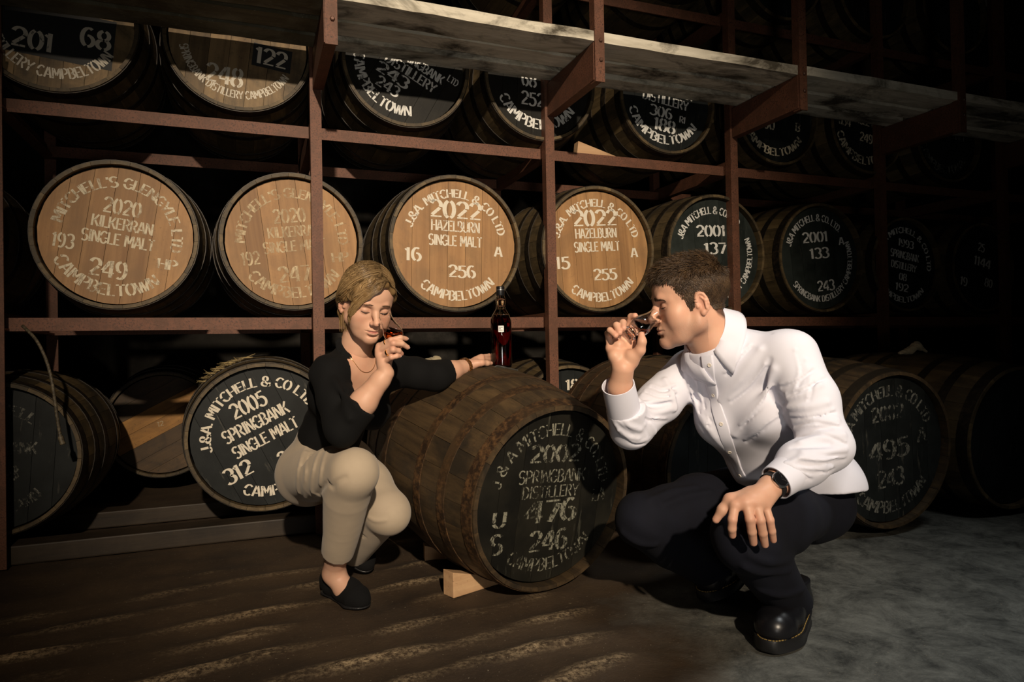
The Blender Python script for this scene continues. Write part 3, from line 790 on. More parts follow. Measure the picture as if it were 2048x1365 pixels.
    def normal(s, p):
        e = s.h; g = np.array([s.sample(A3(p)+e*d)-s.sample(A3(p)-e*d) for d in np.eye(3)])
        return Vector(g/max(np.linalg.norm(g), 1e-9))
    def hit(s, u, v, z0=1.0, z1=3.2):
        """first surface point along the view ray of photo pixel (u,v)"""
        prev = None
        for zc in np.arange(z0, z1, 0.003):
            d = s.sample(P(u, v, zc))
            if d < 0: 
                a, b = zc-0.003, zc
                for _ in range(10):
                    m = (a+b)/2
                    if s.sample(P(u, v, m)) < 0: b = m
                    else: a = m
                return P(u, v, b)
        return None
    def fold(s, pix, r=0.006, k=0.022, op='u', lift=0.0):
        """raise (or sink) a cloth crease along photo pixels on the surface"""
        pts = [s.hit(*q) for q in pix]; pts = [p for p in pts if p is not None]
        if len(pts) < 2: return s
        pts = catmull(pts, 4); n = len(pts)
        vd = [(CAM_P-p).normalized()*lift for p in pts]
        rs = [r*(0.35+0.65*math.sin(math.pi*min(max(i/(n-1), 0.06), 0.94))) for i in range(n)]
        return s.chain_once([p+d for p, d in zip(pts, vd)], rs, k, op)
    def mesh(s):
        D = s.D; h = s.h
        ins = D < 0
        c = np.zeros(np.array(D.shape)-1, np.int8)
        for dx in (0, 1):
            for dy in (0, 1):
                for dz in (0, 1): c += ins[dx:dx+c.shape[0], dy:dy+c.shape[1], dz:dz+c.shape[2]]
        act = np.argwhere((c > 0) & (c < 8)); ids = np.full(c.shape, -1, np.int64)
        ids[tuple(act.T)] = np.arange(len(act))
        acc = np.zeros((len(act), 3)); cnt = np.zeros(len(act))
        cor = [(0, 0, 0), (1, 0, 0), (0, 1, 0), (1, 1, 0), (0, 0, 1), (1, 0, 1), (0, 1, 1), (1, 1, 1)]
        vals = [D[act[:, 0]+o[0], act[:, 1]+o[1], act[:, 2]+o[2]].astype(np.float64) for o in cor]
        for i in range(8):
            for j in range(i+1, 8):
                df = [cor[j][q]-cor[i][q] for q in range(3)]
                if sum(map(abs, df)) != 1: continue
                m = (vals[i] < 0) != (vals[j] < 0)
                t_ = vals[i][m]/(vals[i][m]-vals[j][m])
                acc[m] += np.array(cor[i]) + t_[:, None]*np.array(df); cnt[m] += 1
        V = s.lo + (act + acc/np.maximum(cnt, 1)[:, None])*h
        faces = []
        for axis_ in range(3):
            a1, a2 = [(1, 2), (2, 0), (0, 1)][axis_]
            sl0 = [slice(None)]*3; sl1 = [slice(None)]*3
            sl0[axis_] = slice(0, -1); sl1[axis_] = slice(1, None)
            A = ins[tuple(sl0)]; B = ins[tuple(sl1)]
            e = np.argwhere(A != B)
            ok = (e[:, a1] > 0) & (e[:, a2] > 0) & (e[:, a1] < ids.shape[a1]) & (e[:, a2] < ids.shape[a2])
            e = e[ok]
            d1 = np.zeros(3, int); d1[a1] = 1; d2 = np.zeros(3, int); d2[a2] = 1
            q = [ids[tuple((e-o).T)] for o in (0*d1, d1, d1+d2, d2)]
            f = np.stack(q, 1); fl = A[tuple(e.T)]
            f[~fl] = f[~fl][:, ::-1]
            f = f[(f >= 0).all(1)]
            faces.append(f)
        return V, np.concatenate(faces)

def np_mesh(name, V, F, col=None, smooth=True):
    me = bpy.data.meshes.new(name)
    me.vertices.add(len(V)); me.vertices.foreach_set('co', np.asarray(V, np.float32).ravel())
    me.loops.add(F.size); me.loops.foreach_set('vertex_index', F.ravel().astype(np.int32))
    me.polygons.add(len(F)); me.polygons.foreach_set('loop_start', np.arange(0, F.size, F.shape[1], dtype=np.int32))
    me.update(calc_edges=True)
    if smooth: me.polygons.foreach_set('use_smooth', np.ones(len(F), bool))
    if col is not None:
        at = me.color_attributes.new('Col', 'FLOAT_COLOR', 'POINT')
        c4 = np.ones((len(V), 4), np.float32); c4[:, :3] = col
        at.data.foreach_set('color', c4.ravel())
    me.update()
    return me

def relax(V, F, it=2, lam=0.5):
    """light Laplacian smoothing of a quad mesh"""
    n = len(V)
    e = np.concatenate([F[:, [0, 1]], F[:, [1, 2]], F[:, [2, 3]], F[:, [3, 0]]])
    e = np.concatenate([e, e[:, ::-1]])
    deg = np.bincount(e[:, 0], minlength=n).astype(float)
    for _ in range(it):
        av = np.stack([np.bincount(e[:, 0], V[e[:, 1], i], n) for i in range(3)], 1)/np.maximum(deg, 1)[:, None]
        V = V + lam*(av-V)
    return V

def join_np(parts):
    Vs = []; Fs = []; Cs = []; o = 0
    for V, F, C in parts:
        Vs.append(V); Fs.append(F+o); Cs.append(C if np.ndim(C) == 2 else np.tile(C, (len(V), 1))); o += len(V)
    return np.concatenate(Vs), np.concatenate(Fs), np.concatenate(Cs)

def part_from(name, me, mat, root):
    """mesh given in world space -> child of root"""
    o = obj(name, me, mat, root)
    o.matrix_parent_inverse = Matrix.Translation(-root.location)
    return o

def gauss(V, c, r):
    """soft spot of radii r around c"""
    return np.exp(-(((V-np.array(c))/np.array(r))**2).sum(1))

def skin_mat(name, rough=0.48):
    t = NT(name); at = t.n('ShaderNodeVertexColor'); at.layer_name = 'Col'
    v = t.coord('Object'); f = t.noise(v, 260, 3, 0.6); f2 = t.noise(v, 28, 3, 0.5)
    c = t.mix(t.ramp(f2, [(0.4, 0.0), (0.7, 0.25)]), at.outputs['Color'], (0.55, 0.24, 0.16), 'MIX')
    t.base(c); t.set(Roughness=rough)
    t.b.inputs['Subsurface Weight'].default_value = 0.12
    t.b.inputs['Subsurface Radius'].default_value = (0.012, 0.005, 0.003)
    t.b.inputs['Specular IOR Level'].default_value = 0.35
    t.bump(f, 0.12, 0.001)
    return t.m

def cloth_mat(name, col, col2=None, weave=900, rough=0.85, sheen=0.2, bump=0.15):
    t = NT(name); v = t.coord('Object')
    f = t.noise(v, weave, 2, 0.5); f2 = t.noise(v, 7, 4, 0.6)
    c2 = col2 or tuple(x*0.9 for x in col)
    t.base(t.ramp(f2, [(0.35, c2), (0.65, col)])); t.set(Roughness=rough)
    t.b.inputs['Specular IOR Level'].default_value = 0.25
    t.b.inputs['Sheen Weight'].default_value = sheen; t.b.inputs['Sheen Roughness'].default_value = 0.5
    t.bump(f, bump, 0.0008)
    return t.m

# ------------------------------------------------------------------ head
def head_frame(origin, fwd, up_hint, scale=1.0):
    y = Vector(fwd).normalized(); z = (Vector(up_hint) - y*Vector(up_hint).dot(y)).normalized(); x = y.cross(z)
    M = Matrix((x, y, z)).transposed().to_4x4()
    return Matrix.Translation(origin) @ M @ Matrix.Scale(scale, 4)

def build_head(M, neck, sex, h=0.0021):
    """neck: world-space list of (point, radius). Returns verts (world), faces, colours"""
    inv = M.inverted(); s = M.to_scale()[0]
    nk = [(inv @ p, r/s) for p, r in neck]
    f = Field([(-.10, -.13, -.15), (.10, .14, .14)] + [tuple(p) for p, r in nk], h, 0.012)
    male = sex == 'm'
    jw = 1.0 if male else 0.90
    f.ell((0, -.012, .036), (.077, .100, .083))
    f.ell((0, .030, .036), (.064, .064, .060), k=.03)
    f.ell((0, .028, -.030), (.061*jw, .058, .082), k=.03)
    for sd in (-1, 1):
        f.chain([(sd*.056*jw, -.004, -.02), (sd*.053*jw, .002, -.062 if male else -.055), (sd*.034*jw, .048, -.088 if male else -.082), (sd*.010, .076, -.103 if male else -.098)], [.020, .019, .017, .014], k=.022)
        f.ell((sd*.043, .057, -.026), (.022, .020, .018), k=.026)
        f.ell((sd*.040, .050, -.050), (.022, .026, .026), k=.024)
        f.chain([(sd*.008, .0885, .014), (sd*.030, .084, .018), (sd*.048, .066, .013)], [.0085, .0085, .006] if male else [.006, .006, .005], k=.016)
    f.ell((0, .045, -.085), (.030, .034, .022), k=.025)
    f.ell((0, .074, -.066), (.029, .023, .026), k=.020)
    f.ell((0, .084 if male else .080, -.100), (.017, .014, .013), k=.016)                # chin
    # eye sockets
    for sd in (-1, 1):
        f.ell((sd*.0325, .0965, -.002), (.0185, .0125, .0125), k=.016, op='s')
    # nose
    f.chain([(0, .0855, .010), (0, .098, -.012), (0, .1135, -.0325)], [.0078, .0085, .0095], k=.012)
    f.ell((0, .1145, -.0355), (.0105, .0105, .0088), k=.007)
    for sd in (-1, 1):
        f.ell((sd*.0118, .1020, -.0395), (.0068, .0098, .0068), k=.006)
        f.ell((sd*.0062, .1055, -.0465), (.0030, .0058, .0030), k=.003, op='s')
    # lips and mouth line
    up_ = [(-.024, .0865, -.0665), (-.011, .0950, -.0625), (0, .0972, -.0640), (.011, .0950, -.0625), (.024, .0865, -.0665)]
    lo_ = [(-.022, .0860, -.0690), (-.010, .0940, -.0735), (0, .0958, -.0745), (.010, .0940, -.0735), (.022, .0860, -.0690)]
    th = 0.0042 if male else 0.0052
    f.chain(up_, [.002, th, th, th, .002], k=.005); f.chain(lo_, [.002, th*1.15, th*1.25, th*1.15, .002], k=.005)
    f.chain([(-.026, .0885, -.0680), (-.011, .0985, -.0683), (0, .1005, -.0690), (.011, .0985, -.0683), (.026, .0885, -.0680)], [.0012, .0020, .0022, .0020, .0012], k=.0025, op='s')
    f.ell((0, .093, -.0835), (.014, .005, .004), k=.008, op='s')
    f.ell((0, .1035, -.0545), (.0025, .004, .006), k=.004, op='s')
    # closed-down eyelids: ball under the lid, crease above, slit below
    for sd in (-1, 1):
        f.ell((sd*.0315, .0755, -.003), (.0140, .0122, .0118), k=.005)
        f.chain([(sd*.0185, .0865, .0050), (sd*.0315, .0895, .0085), (sd*.0450, .0810, .0050)], [.0009, .0012, .0009], k=.003, op='s')
        f.chain([(sd*.0195, .0868, -.0085), (sd*.0315, .0898, -.0108), (sd*.0445, .0815, -.0075)], [.0010, .0014, .0010], k=.0025, op='s')
    # ears
    for sd in (-1, 1):
        R = Matrix.Rotation(sd*rad(22), 3, 'Z') @ Matrix.Rotation(rad(-10), 3, 'X')
        ec = Vector((sd*.0785, -.009, -.010))
        f.ell(ec, (.0055, .0155, .0275), R=np.array(R), k=.006)
        rim = []
        for a in range(-70, 215, 19):
            rim.append(ec + R @ Vector((sd*.0035, -.0148*math.cos(rad(a)), .0265*math.sin(rad(a)))))
        f.chain(rim, [.0030]*3+[.0036]*(len(rim)-5)+[.003]*2, k=.003)
        f.ell(ec + R @ Vector((sd*.002, .004, -.026)), (.0055, .0075, .0085), k=.006)
        f.ell(ec + R @ Vector((sd*.009, .002, -.004)), (.0062, .0075, .0125), R=np.array(R), k=.004, op='s')
        f.chain([ec + R @ Vector((sd*.007, -.006, -.016)), ec + R @ Vector((sd*.007, -.009, .004)), ec + R @ Vector((sd*.006, -.001, .016))], [.0024, .0026, .0022], k=.003)
        f.ball(ec + R @ Vector((sd*.004, .0125, -.006)), .0045, k=.004)
    # neck
    f.chain([p for p, r in nk], [r for p, r in nk], k=.022)
    if male:
        f.ell(nk[min(1, len(nk)-1)][0] + Vector((0, nk[min(1, len(nk)-1)][1]*0.9, 0.0)), (.010, .012, .014), k=.014)
    V, F = f.mesh(); V = relax(V, F, 1, 0.4)
    # colours
    base = np.array((0.60, 0.345, 0.235) if male else (0.62, 0.37, 0.255))
    C = np.tile(base, (len(V), 1))
    def blend(m, col):
        nonlocal C
        m = np.clip(m, 0, 1)[:, None]; C = C*(1-m) + np.array(col)*m
    red = (0.56, 0.235, 0.165)
    for sd in (-1, 1):
        blend(gauss(V, (sd*.044, .066, -.034), (.022, .03, .020))*0.45, red)
        blend(gauss(V, (sd*.080, -.014, -.010), (.014, .022, .032))*0.55, red)
        blend(gauss(V, (sd*.032, .085, -.006), (.017, .02, .010))*0.35, (0.38, 0.19, 0.15))
    blend(gauss(V, (0, .114, -.037), (.014, .016, .012))*0.55, red)
    lip = gauss(V, (0, .097, -.0685), (.0225, .016, .0075))
    lip = np.clip((lip-0.42)*3.2, 0, 1)
    blend(lip*(0.55 if male else 0.8), (0.42, 0.15, 0.125) if male else (0.40, 0.12, 0.115))
    if male:
        st = 1/(1+np.exp((V[:, 2]+.052)*160)) * (V[:, 1] > -.02) * 1/(1+np.exp((-.118-V[:, 2])*120))
        st = np.maximum(st, gauss(V, (0, .095, -.054), (.024, .02, .007)))
        st *= (1 - 0.9*np.clip(lip*1.5, 0, 1)) * (1-gauss(V, (0, .1, -.05), (.05, .05, .0)+np.array((0, 0, 1e-3)))*0)
        nz = 0.75+0.25*np.sin(V[:, 0]*2100)*np.sin(V[:, 1]*1900)*np.sin(V[:, 2]*2300)
        blend(st*0.62*nz, (0.25, 0.155, 0.115))
    Mn = np.array(M)
    W = V @ Mn[:3, :3].T + Mn[:3, 3]
    return W, F, C, f

def lashes(M, field, mat, root):
    """dark lash line along each lowered lid"""
    for sd in (-1, 1):
        pts = np.array([(sd*.0185, .0875, -.0078), (sd*.0250, .0905, -.0095), (sd*.0315, .0912, -.0103), (sd*.0385, .0882, -.0093), (sd*.0470, .0820, -.0060)])
        q = resample(pts[None], 17); q = project_n(field, q, 0.0006)[0]
        V, F = tube([M @ Vector(p) for p in q], [0.0004+0.0011*math.sin(math.pi*min(i+1, 16)/17) for i in range(17)], 5)
        part_from('eyelashes', mesh('eyelashes', V, F, True), mat, root)

def strand_mesh(strands, sides=3):
    """strands: list of (points, radius) -> one mesh of tapered hair locks"""
    V = []; F = []
    for pts, r in strands:
        n = len(pts)
        rs = [r*(1-0.85*(i/(n-1))**2.2) for i in range(n)]
        v, f = tube(pts, rs, sides, False); o = len(V)
        V += v; F += [tuple(i+o for i in q) for q in f]
    return V, F

def hair_mat(name, dark, light, rough=0.42):
    t = NT(name); v = t.coord('Object')
    f = t.noise(v, 60, 5, 0.7); f2 = t.noise(v, 420, 2, 0.5)
    c = t.ramp(f, [(0.35, dark), (0.68, light)])
    t.base(c); t.set(Roughness=rough); t.b.inputs['Specular IOR Level'].default_value = 0.4
    t.bump(f2, 0.4, 0.001)
    return t.m

def nail(pos, direc, nrm, w_=0.0062, l_=0.0075):
    d = Vector(direc).normalized(); n = Vector(nrm); n = (n - d*n.dot(d)).normalized(); b = d.cross(n)
    V = []; F = []
    for i in range(5):
        for j in range(5):
            a = -1+2*i/4; c = -1+2*j/4
            ww = w_*math.sqrt(max(0.05, 1-0.35*max(c, 0)**3-0.1*c*c))
            V.append(Vector(pos) + d*(c*l_) + b*(a*ww) + n*(-(a*a)*0.0022 + 0.0004))
    for i in range(4):
        for j in range(4): F.append((i*5+j, (i+1)*5+j, (i+1)*5+j+1, i*5+j+1))
    return V, F

def build_hand(forearm, fingers, thumb, palm_k=0.014, pads=(), h=0.0018, col=(0.60, 0.345, 0.235), fr=0.0088, mc=0.0125, extra=()):
    """forearm: [(pt,r)...] ending at the wrist; fingers: four lists of joints from knuckle to tip; thumb: joints from its root"""
    pts = [p for p, r in forearm] + [q for f in fingers for q in f] + list(thumb)
    F_ = Field(pts, h, 0.03)
    F_.chain([p for p, r in forearm], [r for p, r in forearm], k=.012)
    wr, wrr = forearm[-1]
    for i, f in enumerate(fingers):
        s_ = [1, 1.04, 1.0, .88][i]
        F_.chain([wr + (f[0]-wr)*0.12, f[0]], [mc*1.05, mc*s_*0.95], k=palm_k)
        n = len(f); rr = [fr*s_*x for x in ([1.16, 1.06, .98, .86] if n == 4 else [1.16, 1.0, .82])]
        F_.chain(f, rr, k=.0035)
    for a, b in zip(fingers[:-1], fingers[1:]):
        F_.cone((a[0]+wr)/2*1.0, (b[0]+wr)/2, mc*1.0, k=palm_k)
        F_.cone(a[0]+(wr-a[0])*0.16, b[0]+(wr-b[0])*0.16, mc*0.82, k=0.010)
    F_.chain(thumb, [fr*1.75, fr*1.38, fr*1.12, fr*0.92][:len(thumb)] if len(thumb) == 4 else [fr*1.5, fr*1.15, fr*.92], k=.010)
    F_.cone(thumb[0], fingers[0][0]+(wr-fingers[0][0])*0.35, fr*1.35, fr*1.1, k=.014)
    for p, r in pads: F_.ball(p, r, k=.012)
    V, F = F_.mesh(); V = relax(V, F, 1, 0.4)
    C = np.tile(np.array(col), (len(V), 1))
    red = np.array((0.60, 0.26, 0.185))
    for f in list(fingers)+[thumb]:
        for q, am in ((f[0], .35), (f[1], .35), (f[-1], .45)):
            m = gauss(V, q, (.012, .012, .012))[:, None]*am; C = C*(1-m)+red*m
    return V, F, C, F_

def sample_n(f, p):
    q = (p-f.lo)/f.h; i = np.clip(np.floor(q).astype(int), 0, f.n-2); w_ = np.clip(q-i, 0, 1)
    D = f.D; out = 0
    for dx in (0, 1):
        for dy in (0, 1):
            for dz in (0, 1):
                out = out + D[i[..., 0]+dx, i[..., 1]+dy, i[..., 2]+dz]*np.where(dx, w_[..., 0], 1-w_[..., 0])*np.where(dy, w_[..., 1], 1-w_[..., 1])*np.where(dz, w_[..., 2], 1-w_[..., 2])
    return out
def project_n(f, p, lift, it=4):
    for _ in range(it):
        d = sample_n(f, p); e = f.h
        g = np.stack([sample_n(f, p+e*np.eye(3)[i])-sample_n(f, p-e*np.eye(3)[i]) for i in range(3)], -1)
        g /= np.maximum(np.linalg.norm(g, axis=-1), 1e-6)[..., None]
        st = np.clip(d-lift, -.03, .03)
        p = p - g*st[..., None]
    return p
def resample(ctrl, K):
    """(N,C,3) control points -> (N,K,3) Catmull-Rom"""
    N, C, _ = ctrl.shape; out = np.zeros((N, K, 3))
    for k in range(K):
        x = k/(K-1)*(C-1); i = min(int(x), C-2); t_ = x-i
        p0 = ctrl[:, max(i-1, 0)]; p1 = ctrl[:, i]; p2 = ctrl[:, i+1]; p3 = ctrl[:, min(i+2, C-1)]
        out[:, k] = 0.5*(2*p1+(p2-p0)*t_+(2*p0-5*p1+4*p2-p3)*t_*t_+(3*p1-p0-3*p2+p3)*t_**3)
    return out
def hair_np(paths, radii, cols, sides=3, taper=0.9, root=1.0):
    N, K, _ = paths.shape
    T = np.zeros_like(paths); T[:, 1:-1] = paths[:, 2:]-paths[:, :-2]; T[:, 0] = paths[:, 1]-paths[:, 0]; T[:, -1] = paths[:, -1]-paths[:, -2]
    T /= np.maximum(np.linalg.norm(T, axis=-1), 1e-9)[..., None]
    ref = np.array((0.3, 0.5, 0.81)); A = np.cross(T, ref); A /= np.maximum(np.linalg.norm(A, axis=-1), 1e-9)[..., None]; B = np.cross(T, A)
    rr = radii[:, None]*(1-taper*(np.linspace(0, 1, K)**2.5))[None]
    V = np.stack([paths + (A*math.cos(2*math.pi*s_/sides)+B*math.sin(2*math.pi*s_/sides))*rr[..., None] for s_ in range(sides)], 2)
    idx = np.arange(N*K*sides).reshape(N, K, sides)
    F = np.concatenate([np.stack([idx[:, :-1, s_], idx[:, :-1, (s_+1) % sides], idx[:, 1:, (s_+1) % sides], idx[:, 1:, s_]], -1).reshape(-1, 4) for s_ in range(sides)])
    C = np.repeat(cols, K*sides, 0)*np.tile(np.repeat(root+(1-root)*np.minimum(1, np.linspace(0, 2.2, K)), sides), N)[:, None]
    return V.reshape(-1, 3), F, C
def hair_vc_mat(name, rough=0.4):
    t = NT(name); at = t.n('ShaderNodeVertexColor'); at.layer_name = 'Col'
    t.base(at.outputs['Color']); t.set(Roughness=rough); t.b.inputs['Specular IOR Level'].default_value = 0.35
    return t.m
# ------------------------------------------------------------------ the woman crouching at the cask
def CV(r, u, f): return CAM_R*r + CAM_U*u + CAM_F*f
def lerp(a, b, t): return a + (b-a)*t
M_SKIN = skin_mat('skin'); M_SKIN_W = skin_mat('fair_skin')
M_NAIL = plain('fingernail', (0.66, 0.42, 0.35), 0.3); M_NAIL_W = plain('manicured_nail', (0.72, 0.52, 0.48), 0.25)
M_BLOUSE = cloth_mat('black_blouse', (0.0028, 0.0029, 0.0031), (0.002, 0.002, 0.0023), 700, 0.9, 0.0)
M_BEIGE = cloth_mat('beige_trousers', (0.46, 0.375, 0.275), (0.40, 0.325, 0.24), 600, 0.85, 0.15)
M_SUEDE = cloth_mat('black_suede', (0.004, 0.004, 0.0043), None, 500, 0.95, 0.0)
M_SOLE = plain('black_rubber_sole', (0.012, 0.012, 0.013), 0.45)
M_LASH = plain('lash_brown', (0.02, 0.012, 0.008), 0.6)
M_BLONDE = hair_vc_mat('blonde_hair', 0.36)
M_GOLD = plain('gold', (0.85, 0.58, 0.22), 0.22, 1.0)
M_TORT = speckled('tortoiseshell', (0.03, 0.012, 0.005), (0.30, 0.12, 0.03), 160, 0.25)

woman = empty('person', P(665, 1190, 2.2)); woman.location.z = 0.0
tag(woman, 'blonde woman in black blouse and beige trousers crouching and nosing a glass', 'person')

# --- head
wf = CV(math.sin(rad(30)), 0, -math.cos(rad(30)))*math.cos(rad(20)) - CAM_U*math.sin(rad(20))
W_EAR = P(735, 606, 2.10)
WM = head_frame(W_EAR, wf, CAM_U + CAM_R*0.05, 0.93)
W_NB = P(711, 712, 2.155)         # base of neck
W_RS, W_LS = P(657, 748, 2.06), P(792, 742, 2.30)
neck = [(WM @ Vector((0, -.022, -.055)), .047), (lerp(WM @ Vector((0, -.03, -.09)), W_NB, .45), .046), (W_NB + CAM_U*0.02, .050)]
hw = build_head(WM, neck, 'f')
W_PEL = P(640, 925, 2.38)
W_LAT = (W_LS - W_RS).normalized()
W_UP = (W_NB - W_PEL).normalized()
W_FWD = W_UP.cross(W_LAT).normalized() * -1
if W_FWD.dot(CAM_R) < 0: W_FWD = -W_FWD
W_UP = (W_UP - W_LAT*W_UP.dot(W_LAT)).normalized()
W_FWD = (W_FWD - W_LAT*W_FWD.dot(W_LAT)).normalized()
W_CH = lerp(W_PEL, W_NB, .72) + W_FWD*0.02
W_WA = lerp(W_PEL, W_NB, .34) + W_FWD*0.01
def torso_w(f, g):
    f.cone(W_PEL, W_WA, .112+g, .098+g, k=.03, flat=(W_FWD, 1.15))
    f.cone(W_WA, W_CH, .098+g, .112+g, k=.03, flat=(W_FWD, 1.25))
    f.cone(W_CH - W_LAT*.05, W_CH + W_LAT*.05, .085+g, k=.03)
    f.cone(lerp(W_RS, W_LS, .14), lerp(W_RS, W_LS, .86), .050+g, k=.045)
    f.cone(W_CH, W_NB - W_UP*.02, .085+g, .055+g, k=.045, flat=(W_FWD, 1.15))
    for sd in (-1, 1):
        f.ball(W_CH + W_LAT*sd*.065 + W_FWD*.072 - W_UP*.03, .056+g, k=.03)
    f.cone(W_NB - W_UP*.01, W_RS, .034+g, .042+g, k=.035); f.cone(W_NB - W_UP*.01, W_LS, .034+g, .042+g, k=.035)
W_RE, W_RW = P(684, 862, 1.94), P(771, 747, 1.94)
W_LE, W_LW = P(872, 752, 2.37), P(936, 732, 2.50)
core = Field([W_PEL, W_RS, W_LS, W_NB, W_RE], .0045, .16)
torso_w(core, -.008)
cv = core.mesh(); cvv = relax(cv[0], cv[1], 1)
ccol = np.tile(np.array((0.62, 0.36, 0.245)), (len(cvv), 1))

# --- right hand with glass
rh = [
 [P(759, 693, 1.930), P(782, 681, 1.903), P(801, 676, 1.913), P(812, 678, 1.930)],
 [P(758, 703, 1.925), P(787, 687, 1.897), P(804, 688, 1.910), P(815, 695, 1.925)],
 [P(762, 714, 1.925), P(786, 700, 1.897), P(797, 702, 1.911), P(803, 708, 1.925)],
 [P(767, 725, 1.928), P(783, 715, 1.905), P(793, 713, 1.909), P(798, 713, 1.917)]]
rth = [P(772, 735, 1.960), P(781, 712, 1.990), P(790, 698, 2.005), P(799, 688, 2.010)]
wr_arm = [(lerp(W_RE, W_RW, .2), .041), (lerp(W_RE, W_RW, .5), .038), (lerp(W_RE, W_RW, .88), .027), (W_RW, .0245)]
h1 = build_hand(wr_arm, rh, rth, fr=.0078, mc=.0112, col=(0.62, 0.37, 0.255), palm_k=.012)
# --- left hand round the bottle
BOT = P(1003.5, 735, 2.585)
lh = [
 [P(963, 714, 2.545), P(978, 712, 2.60), P(993, 713, 2.636), P(1006, 714, 2.640)],
 [P(963, 720, 2.535), P(978, 719, 2.60), P(993, 720, 2.638), P(1007, 721, 2.643)],
 [P(962, 726, 2.530), P(977, 726, 2.595), P(992, 727, 2.637), P(1004, 728, 2.641)],
 [P(960, 731, 2.528), P(974, 731, 2.585), P(987, 732, 2.628), P(998, 732, 2.637)]]
lth = [P(950, 728, 2.495), P(963, 726, 2.495), P(974, 727, 2.515), P(982, 727, 2.535)]
wl_arm = [(lerp(W_LE, W_LW, .0), .038), (lerp(W_LE, W_LW, .5), .034), (W_LW, .0255)]
h2 = build_hand(wl_arm, lh, lth, fr=.0078, mc=.0112, col=(0.62, 0.37, 0.255), palm_k=.012)
# --- legs: right knee up, left knee down
W_RH, W_LH = P(614, 945, 2.335), P(690, 932, 2.46)
W_RK, W_LK = P(708, 946, 1.955), P(772, 1022, 2.20)
W_RA, W_LA = P(668, 1140, 2.19), P(702, 1112, 2.47)
leg = Field([W_RA, P(700, 1200, 2.15)], .0035, .06)
leg.chain([lerp(W_RK, W_RA, .80), lerp(W_RK, W_RA, .93), W_RA - CAM_U*.01], [.040, .031, .033], k=.015)
leg.chain([W_RA - CAM_U*.012, P(690, 1180, 2.17), P(715, 1196, 2.13)], [.034, .030, .022], k=.02)
lg = leg.mesh(); lgv = relax(lg[0], lg[1], 1)
V, F, C = join_np([hw[:3], (cvv, cv[1], ccol), h1[:3], h2[:3], (lgv, lg[1], np.array((0.60, 0.36, 0.25)))])
part_from('body', np_mesh('body', V, F, C), M_SKIN_W, woman)
lashes(WM, hw[3], M_LASH, woman)
for (f_, n_) in ((rh, CV(.3, .5, -1)), ):
    for ch in f_:
        d = (ch[-1]-ch[-2]).normalized()
        V, F = nail(ch[-1] + n_.normalized()*.0058 + d*.003, d, n_, .0046, .0062)
        part_from('fingernail', mesh('fingernail', V, F, True), M_NAIL_W, woman)
# --- eyebrows
def brows(M, field, mat, root, n=46, r=.00055, zoff=.0215, name='eyebrow', thick=.004, arch=.004):
    g = np.random.default_rng(5)
    for sd in (-1, 1):
        t_ = np.linspace(0, 1, n)
        x = sd*(.013+.037*t_); z = zoff + arch*np.sin(math.pi*(.15+.75*t_)) - .005*t_*t_ + g.uniform(-1, 1, n)*thick*(1-.6*t_)
        p = np.stack([x, .100-.3*np.abs(x), z], 1)
        d = np.stack([np.full(n, sd*.9), np.full(n, -.35), .30-.75*t_], 1)
        ctrl = np.stack([p, p+d*.0045, p+d*.009], 1)
        ctrl = project_n(field, ctrl, np.array((0.0002, .0010, .0006))[None])
        Mn = np.array(M); ctrl = ctrl @ Mn[:3, :3].T + Mn[:3, 3]
        V, F, C = hair_np(resample(ctrl, 4), np.full(n, r), np.zeros((n, 3)))
        o = part_from(name, np_mesh(name, V, F), mat, root); o['kind'] = 'stuff'
M_BROW_W = plain('fair_brow', (0.13, 0.075, 0.04), 0.6)
brows(WM, hw[3], M_BROW_W, woman, 44, .00038, .0175, thick=.0015, arch=.0045)

# --- hair: combed over volume plus strands laid on it
hf = Field([(-.12, -.16, -.13), (.12, .13, .15)], .0028, .01)
hf.ell((0, -.020, .044), (.0855, .108, .090), k=.01)
hf.ell((0, -.085, -.01), (.058, .045, .055), k=.03)           # gathered at the back
hf.ell((.052, -.050, -.01), (.035, .045, .055), k=.03)
hf.ell((-.052, -.050, -.01), (.035, .045, .055), k=.03)
# open the face
hf.ell((0, .085, -.035), (.070, .075, .105), k=.012, op='s')
hf.ell((0, .03, -.12), (.075, .10, .075), k=.02, op='s')
BANG = [(-.022, .085, .088), (.012, .0985, .080), (.040, .092, .055), (.060, .074, .020), (.0665, .058, -.020), (.0665, .048, -.058)]
hf.chain(BANG, [.010, .013, .015, .0135, .011, .004], k=.014, flat=((.6, .8, .1), 2.0))
hf.chain([(-.010, .086, .098), (.030, .084, .088), (.058, .062, .058), (.070, .045, .028)], [.012, .015, .015, .012], k=.016)
hf.chain([(-.022, .085, .088), (-.052, .070, .062), (-.072, .035, .030), (-.075, .0, .0)], [.008, .010, .011, .012], k=.014)
hf.chain([(.074, .01, .03), (.080, -.022, .0), (.074, -.035, -.05), (.066, -.030, -.105)], [.014, .013, .011, .004], k=.012)
hf.chain([(.078, .025, .035), (.081, .012, .012), (.079, -.004, .002)], [.010, .009, .008], k=.012)
hf.D += .0022; Vh, Fh = hf.mesh(); Vh = relax(Vh, Fh, 2); hf.D -= .0022
Mn = np.array(WM)
g_ = np.random.default_rng(4)
N = 3600
a = g_.random(N)
root = np.stack([-.022+g_.uniform(-.003, .003, N), .096-.150*a, .088+.050*np.sin(math.pi*np.minimum(1, a*.85+.1))], 1)
side = np.where(g_.random(N) < .74, 1.0, -1.0); e = g_.random(N)
z_ = np.zeros(N)
m1 = np.stack([np.where(side > 0, .030+.02*e, -.055), .082-.125*a, .105-.012*e], 1)
m2 = np.stack([np.where(side > 0, .072, -.080), .055-.125*a-.02*e, .055-.02*e], 1)
